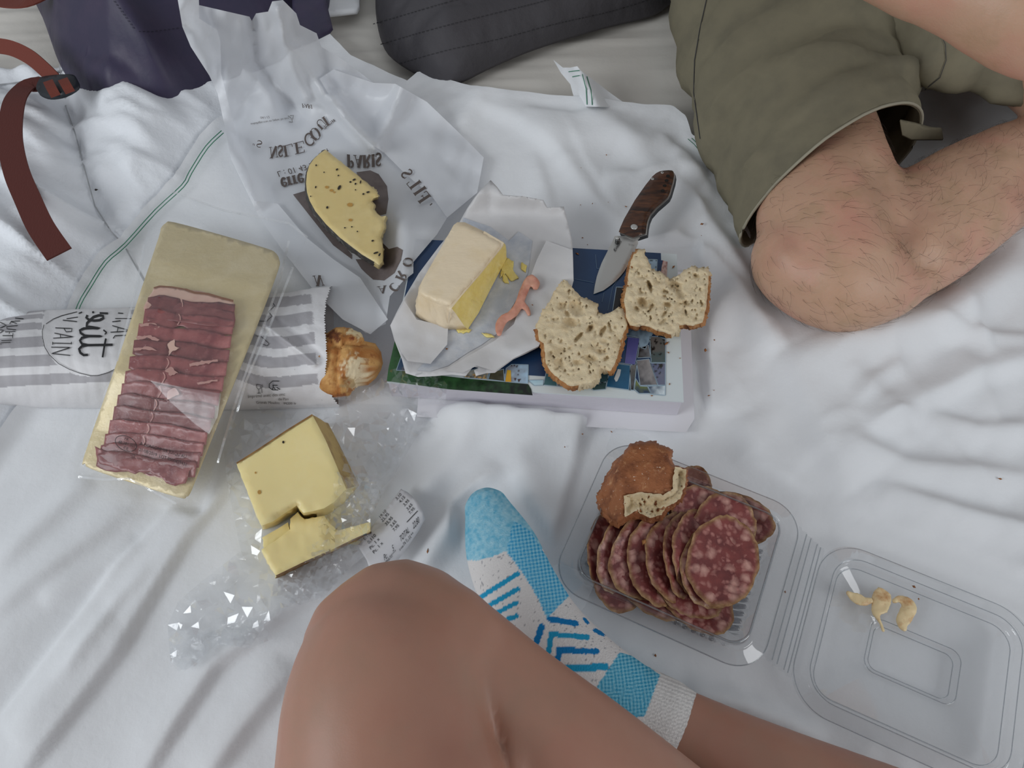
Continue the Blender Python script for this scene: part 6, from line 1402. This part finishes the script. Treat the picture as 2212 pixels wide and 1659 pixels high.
for ins, z, r in ((0, ZL - .0026, .034), (.0112, ZL + .0012, .024), (.0165, ZL - .0066, .018), (.0505, ZL - .0066, .010), (.0545, ZL - .0108, .008)):
    v_, f_ = loops(lid0, TW / 2 - ins, TH / 2 - ins, r, [(0, z), (.0004, z + .0004), (.0008, z), (.0004, z - .0004), (0, z)], 50, cap=False); part('lid_ridge', v_, f_, M['plastic_e'], tray)

# ------------------------------------------------------------------ salami slices
def salami(u, v, z, rx_, ry_, rot, tilt, label, group=None, fold=0.0, seed=1, curl=.002):
    rs = np.random.RandomState(seed); n = 56; R = [0, .25, .45, .62, .76, .86, .93, .97, 1.0]
    V = []; C = []; th = np.linspace(0, 2 * math.pi, n, endpoint=False)
    wob = 1 + .03 * np.sin(2 * th + rs.uniform(0, 6)) + .02 * np.sin(3 * th + rs.uniform(0, 6)) + .012 * np.sin(7 * th + rs.uniform(0, 6)) + rs.normal(0, .011, n)
    for side_ in (1, -1):
        for r in R:
            x = rx_ * r * wob * np.cos(th); y = ry_ * r * wob * np.sin(th)
            zz_ = curl * r ** 2 * np.sin(2 * th + seed) + .0018 * fbm(x * 60 + seed, y * 60, seed, 2) + .0016 * r ** 6 * np.sin(9 * th + seed) * np.sin(4 * th + 2 * seed)
            if fold: zz_ = zz_ + fold * np.abs(y / ry_) ** 1.6
            zz_ = zz_ + side_ * .0007 * (1 - r ** 8)
            V.append(np.stack([x, y, zz_], 1)); C.append(np.full(n, 1.0 if r > .965 else (.5 if r > .92 else 0)))
    V = np.concatenate(V); m = len(R); Fc = []
    for i in range(m - 1):
        for j in range(n):
            j2 = (j + 1) % n; Fc.append((i * n + j, (i + 1) * n + j, (i + 1) * n + j2, i * n + j2)); b = m * n
            Fc.append((b + i * n + j, b + i * n + j2, b + (i + 1) * n + j2, b + (i + 1) * n + j))
    for j in range(n): j2 = (j + 1) % n; e = (m - 1) * n; Fc.append((e + j, m * n + e + j, m * n + e + j2, e + j2))
    me = make_mesh('salami_slice', V, Fc, M['salami']); o = bpy.data.objects.new('salami_slice', me); COL.objects.link(o)
    o.location = at(u, v, z); o.rotation_euler = (math.radians(tilt[0]), math.radians(tilt[1]), math.radians(rot)); WLOC[o.name] = tuple(o.location)
    a = me.color_attributes.new('Col', 'FLOAT_COLOR', 'POINT'); cc_ = np.ones((len(V), 4)); cc_[:, :3] = np.concatenate(C)[:, None]; a.data.foreach_set('color', cc_.ravel())
    return tag(o, label, 'salami slice', group)
GS = 'salami slices fanned in the clear tray'
mid = 'salami slice standing in the fanned middle row of the clear tray, overlapped by its neighbours'
salami(1337, 1242, .020, .024, .032, -10, (-8, 10), 'lowest left salami slice lying flat under the fan, against the tray wall', GS, seed=2)
salami(1421, 1268, .022, .034, .026, -26, (-10, 4), 'flat salami slice under the fan at the near tray wall', GS, seed=3)
salami(1512, 1302, .022, .030, .026, -36, (-12, 4), 'salami slice at the near end of the tray, lowest on the right', GS, seed=4)
salami(1482, 1264, .026, .034, .024, -28, (-10, 8), 'salami slice poking out below the fan near the middle of the tray', GS, seed=14)
salami(1590, 1118, .020, .032, .022, -28, (32, -10), 'folded salami slice with frayed pale edge at the far right of the tray', GS, fold=.006, seed=5)
salami(1490, 1070, .020, .018, .026, -20, (32, 0), 'dark salami slice standing behind the crust at the far tray wall', GS, seed=6)
MID = ('leftmost salami slice of the standing fan, against the tray wall', 'second standing salami slice from the left in the fanned row', 'third standing salami slice from the left in the fanned row', 'standing salami slice in the middle of the fanned row, below the bread crust', 'standing salami slice just right of the middle of the fan', 'narrow standing salami slice with brown rim, left of the large whole slice', 'standing salami slice tucked against the left rim of the large whole slice')
for i, (u, v, z, rot, ty, rx_, ry_) in enumerate(((1316, 1190, .024, -14, 22, .022, .034), (1352, 1196, .027, -15, 24, .026, .036), (1388, 1204, .029, -16, 24, .028, .037), (1424, 1206, .031, -16, 24, .028, .039), (1458, 1202, .032, -15, 30, .028, .038), (1488, 1196, .033, -16, 32, .028, .038), (1512, 1192, .035, -19, 26, .028, .038))):
    salami(u, v, z, rx_, ry_, rot, (2, ty), MID[i], GS, seed=20 + i, curl=.004)
salami(1510, 1118, .033, .024, .030, -22, (12, 18), 'salami slice beside the bread crust, far side of the fan', GS, seed=31)
salami(1560, 1148, .033, .028, .034, -25, (14, 12), 'salami slice tucked behind the large front slice on the right', GS, seed=32)
salami(1540, 1222, .038, .027, .037, -22, (-2, 14), 'salami slice just under the large front slice, rim showing on its left', GS, seed=33)
salami(1563, 1208, .044, .0290, .0400, -22, (-2, 8), 'large whole oval salami slice on top at the right of the fan', GS, seed=34, curl=.003)
# moulded ribs round the tray floor
def rib(s_, t_, ds, dt, n_):
    a = base0 + ex_ * s_ + ey_ * t_ + np.array((0, 0, .0052)); b = base0 + ex_ * (s_ + ds) + ey_ * (t_ + dt) + np.array((0, 0, .0150))
    m_ = (a + b) / 2 - np.array((0, 0, .0022)); tg = tube_geo([tuple(a) + (.0014, .001), tuple(m_) + (.0027, .0019), tuple(b) + (.0022, .0016)], 8, 4); part('rib', tg[0], tg[1], M['plastic_r'], tray)
hw_, hh_ = TW / 2 - .022, TH / 2 - .022
for k in range(12):
    q = -hh_ + .016 + (2 * hh_ - .032) * k / 11
    rib(hw_ - .013, q, .014, 0, k); rib(-hw_ + .013, q, -.014, 0, k)
for k in range(14):
    q = -hw_ + .016 + (2 * hw_ - .032) * k / 13
    rib(q, hh_ - .013, 0, .014, k); rib(q, -hh_ + .013, 0, -.014, k)

# ------------------------------------------------------------------ crust in the tray
bc = thing('bread_crust', 'brown floury crust end of bread lying on the salami in the tray corner', 'bread', tuple(at(1385, 1035, .03)))
t5 = lambda *p: [(1180 + x / 2.765, 900 + y / 2.765) for x, y in p]
crum = t5((462, 470), (560, 452), (640, 462), (700, 468), (755, 430), (765, 300), (800, 305), (832, 320), (836, 380), (822, 440), (800, 490), (710, 548), (690, 585), (620, 606), (560, 580), (540, 560), (470, 600))
o_ = t5((455, 235), (510, 165), (550, 155), (590, 160), (630, 150), (690, 175), (750, 205), (742, 250), (756, 290), (800, 300), (832, 320), (836, 380), (822, 440), (800, 490), (710, 548), (690, 585), (620, 606), (560, 580), (520, 585), (470, 605), (425, 635), (390, 615), (345, 575), (315, 530), (310, 480), (322, 440), (370, 350), (420, 270))
o2_, E2 = roughen(o_, set(), .7, 6, 8)
def crust_dz(u, v):
    ins = inside(u, v, crum); d = seg_dist(u, v, crum + [crum[0]])[0]
    z = .010 * np.exp(-(((u - 1375) / 90) ** 2 + ((v - 1020) / 75) ** 2)) + .002 * fbm(u / 22, v / 22, 6, 3) + .0008 * fbm(u / 5, v / 5, 7, 2)
    lowz = -.010 * np.clip(d / 14, 0, 1) + .003 * fbm(u / 6, v / 6, 9, 3)
    return z + np.where(ins, lowz, 0) - .016 * sstep(1345, 1300, u)
slab(o2_, lambda p: (p[0] + (1385 - p[0]) * .08, p[1] + 8), .062, .036, 4, bc, ('crust', M['crust_d']), dz=crust_dz, rnd=.005, noise=.0006, bulge=.003)
ccz = crumb_dz(15, [], (1350, 1000, 1480, 1120), 140, .0024)
c2, e2 = roughen(crum, set(), .9, 5, 3)
flat('crumb', c2, lambda u, v: .0640 + crust_dz(u, v) + ccz(u, v) - .003 * (1 - np.clip(seg_dist(u, v, o_ + [o_[0]])[0] / 9, 0, 1)), M['crumb'], bc, 3.5)

# ------------------------------------------------------------------ scraps of fat on the lid
def scrap(rows, label, seed, extra=()):
    gs = [tube_geo(pxc(*r), 14) for r in (rows,) + tuple(extra)]
    v_, f_ = fused(gs, .0010, 3); v_[:, 2] += .0022 * fbm(v_[:, 0] * 170, v_[:, 1] * 170, seed, 2); o = part('fat_scrap', v_, f_, M['fat'], None); return tag(o, label, 'fat scrap', 'scraps of fat on the lid')
zs = .0150
scrap([(1832, 1281, zs, .002), (1842, 1288, zs, .0038, .0015), (1853, 1294, zs, .0050, .0018), (1866, 1299, zs, .0040, .0016), (1882, 1297, zs, .0024, .0014)], 'smallest browned fat scrap, left one on the clear lid', 3)
scrap([(1910, 1277, zs, .0060, .0016), (1905, 1292, zs, .0078, .0018), (1900, 1310, zs, .0068, .0018), (1893, 1324, zs, .0040, .0016), (1897, 1338, zs, .0018, .0014), (1904, 1350, zs, .0014, .0012), (1908, 1362, zs, .0018, .0014)], 'flat peach fat scrap with a thin curling tail, middle one on the lid', 4, ([(1908, 1308, zs, .006, .0016), (1912, 1322, zs, .002, .0012)],))
scrap([(1930, 1300, zs, .0020, .0013), (1942, 1294, zs, .0030, .0016), (1957, 1300, zs, .0050, .0018), (1965, 1312, zs, .0060, .0020), (1956, 1330, zs, .0060, .0020), (1949, 1346, zs, .0052, .002), (1954, 1360, zs, .0026, .0016)], 'crescent of pale fat scrap, right one on the clear lid', 5)

# ------------------------------------------------------------------ crumbs
def crumb(u, v, z, r, seed, mt, label, group):
    rs = np.random.RandomState(seed)
    base = [(0, 0, 1), (1, 0, 0), (0, 1, 0), (-1, 0, 0), (0, -1, 0), (0, 0, -.6)]
    k = np.array((rs.uniform(.7, 1.8), rs.uniform(.6, 1.0), rs.uniform(.5, .9))) * r; a = rs.uniform(0, 6.28)
    V = np.array(base) * (1 + rs.uniform(-.3, .3, (6, 1))) * k; ca, sa = math.cos(a), math.sin(a)
    V = np.stack([V[:, 0] * ca - V[:, 1] * sa, V[:, 0] * sa + V[:, 1] * ca, V[:, 2] + r * .4], 1) + at(u, v, z)
    Fc = [(0, 1, 2), (0, 2, 3), (0, 3, 4), (0, 4, 1), (5, 2, 1), (5, 3, 2), (5, 4, 3), (5, 1, 4)]
    return tag(part('bread_crumb', V, Fc, mt, None), label, 'crumb', group)
G1 = 'brown crumbs scattered on the white sheet'
CR = ((1516, 485, 1.6, 'largest crumb right of the knife, by the shorts'), (1515, 509, .7, 'speck of crumb just below the crumb beside the shorts'), (1352, 447, 1.5, 'dark crumb on the sheet left of the knife handle'), (1660, 690, 1.7, 'reddish crumb on the sheet just below left of the bare knee'), (1523, 757, 1.8, 'long dark crumb on the sheet right of the album'), (1543, 735, 1.0, 'thin crumb on the sheet above the long dark one, right of the album'), (1531, 855, 1.0, 'pale crumb on the sheet beside the lower right album corner'), (1542, 843, .8, 'tiny crumb right beside the pale one near the album corner'),
      (1258, 514, .9, 'crumb on the sheet just above the album edge, left of the blade'), (1269, 529, 1.0, 'crumb on the sheet touching the album top edge, left of the blade'), (924, 1192, 1.8, 'brown crumb on the sheet between the receipt and the sock'), (1696, 1279, 1.4, 'crumb lying by the hinge of the clear tray'), (1416, 1416, 1.2, 'crumb on the sheet between the sock and the tray'), (2160, 1035, 1.3, 'dark crumb on the bright sheet at the far right'), (1258, 938, .8, 'crumb on the sheet left of the tray corner tab'), (1321, 933, 1.0, 'crumb on the sheet at the top corner of the tray'), (1220, 966, 1.0, 'yellowish crumb on the sheet above the tray, left'),
      (1411, 399, .8, 'speck on the sheet beside the knife handle screws'), (1280, 440, .8, 'pale crumb on the sheet right of the butter wrapper'), (1254, 443, .8, 'crumb on the sheet close to the butter wrapper corner'), (1310, 335, .9, 'crumb on the sheet well above the knife'), (1255, 363, .9, 'crumb on the sheet above the butter wrapper'), (1314, 437, .7, 'speck on the sheet between the wrapper and the knife handle'))
for i, (u, v, r, l) in enumerate(CR): crumb(u, v, float(bz(u, v)) + .0022, r / 1000, i, M['breadcrumb'], l, G1)
G2 = 'bread crumbs on the album cover'
for i, (u, v, r, l) in enumerate(((1247, 549, 1.6, 'brown crumb at the top edge of the blue cover'), (1455, 577, 1.7, 'crumb on the white top right corner of the album'), (1440, 743, 1.8, 'crumb on the album border below the right bread slice'), (1444, 762, .9, 'tiny crumb below the one under the right bread slice'), (1408, 855, .9, 'crumb on the pale front border of the album'), (1469, 774, .9, 'crumb at the right edge of the album cover'), (1446, 830, .8, 'speck on the white border near the lower right album corner'))):
    crumb(u, v, .0384, r / 1000, 50 + i, M['breadcrumb'], l, G2)
G3 = 'crumbs on the clear lid'
for i, (u, v, r, l) in enumerate(((1974, 1268, 1.2, 'crumb on the clear lid above the crescent fat scrap'), (1984, 1294, .9, 'tiny crumb on the clear lid right of the crescent fat scrap'))): crumb(u, v, zs - .002, r / 1000, 70 + i, M['breadcrumb'], l, G3)
for i, (u, v, r, l) in enumerate(((1391, 1171, 2.6, 'toasted bread crumb on the salami slices'),)): crumb(u, v, .046, r / 1000, 80 + i, M['crust'], l, None)
for i, (u, v, r, l) in enumerate(((1150, 661, 2.2, 'toasted crumb on the butter wrapper beside the fat strip'), (965, 754, 1.2, 'tiny brown crumb on the butter wrapper below the butter'))): crumb(u, v, float(bpz(np.array(u), np.array(v))) + .001, r / 1000, 90 + i, M['breadcrumb'], l, 'crumbs on the butter wrapper')
o = crumb(208, 411, float(bz(208, 411)) + .001, .0018, 99, M['herb'], 'small dark fleck on the duvet beside the stitched seam', None)
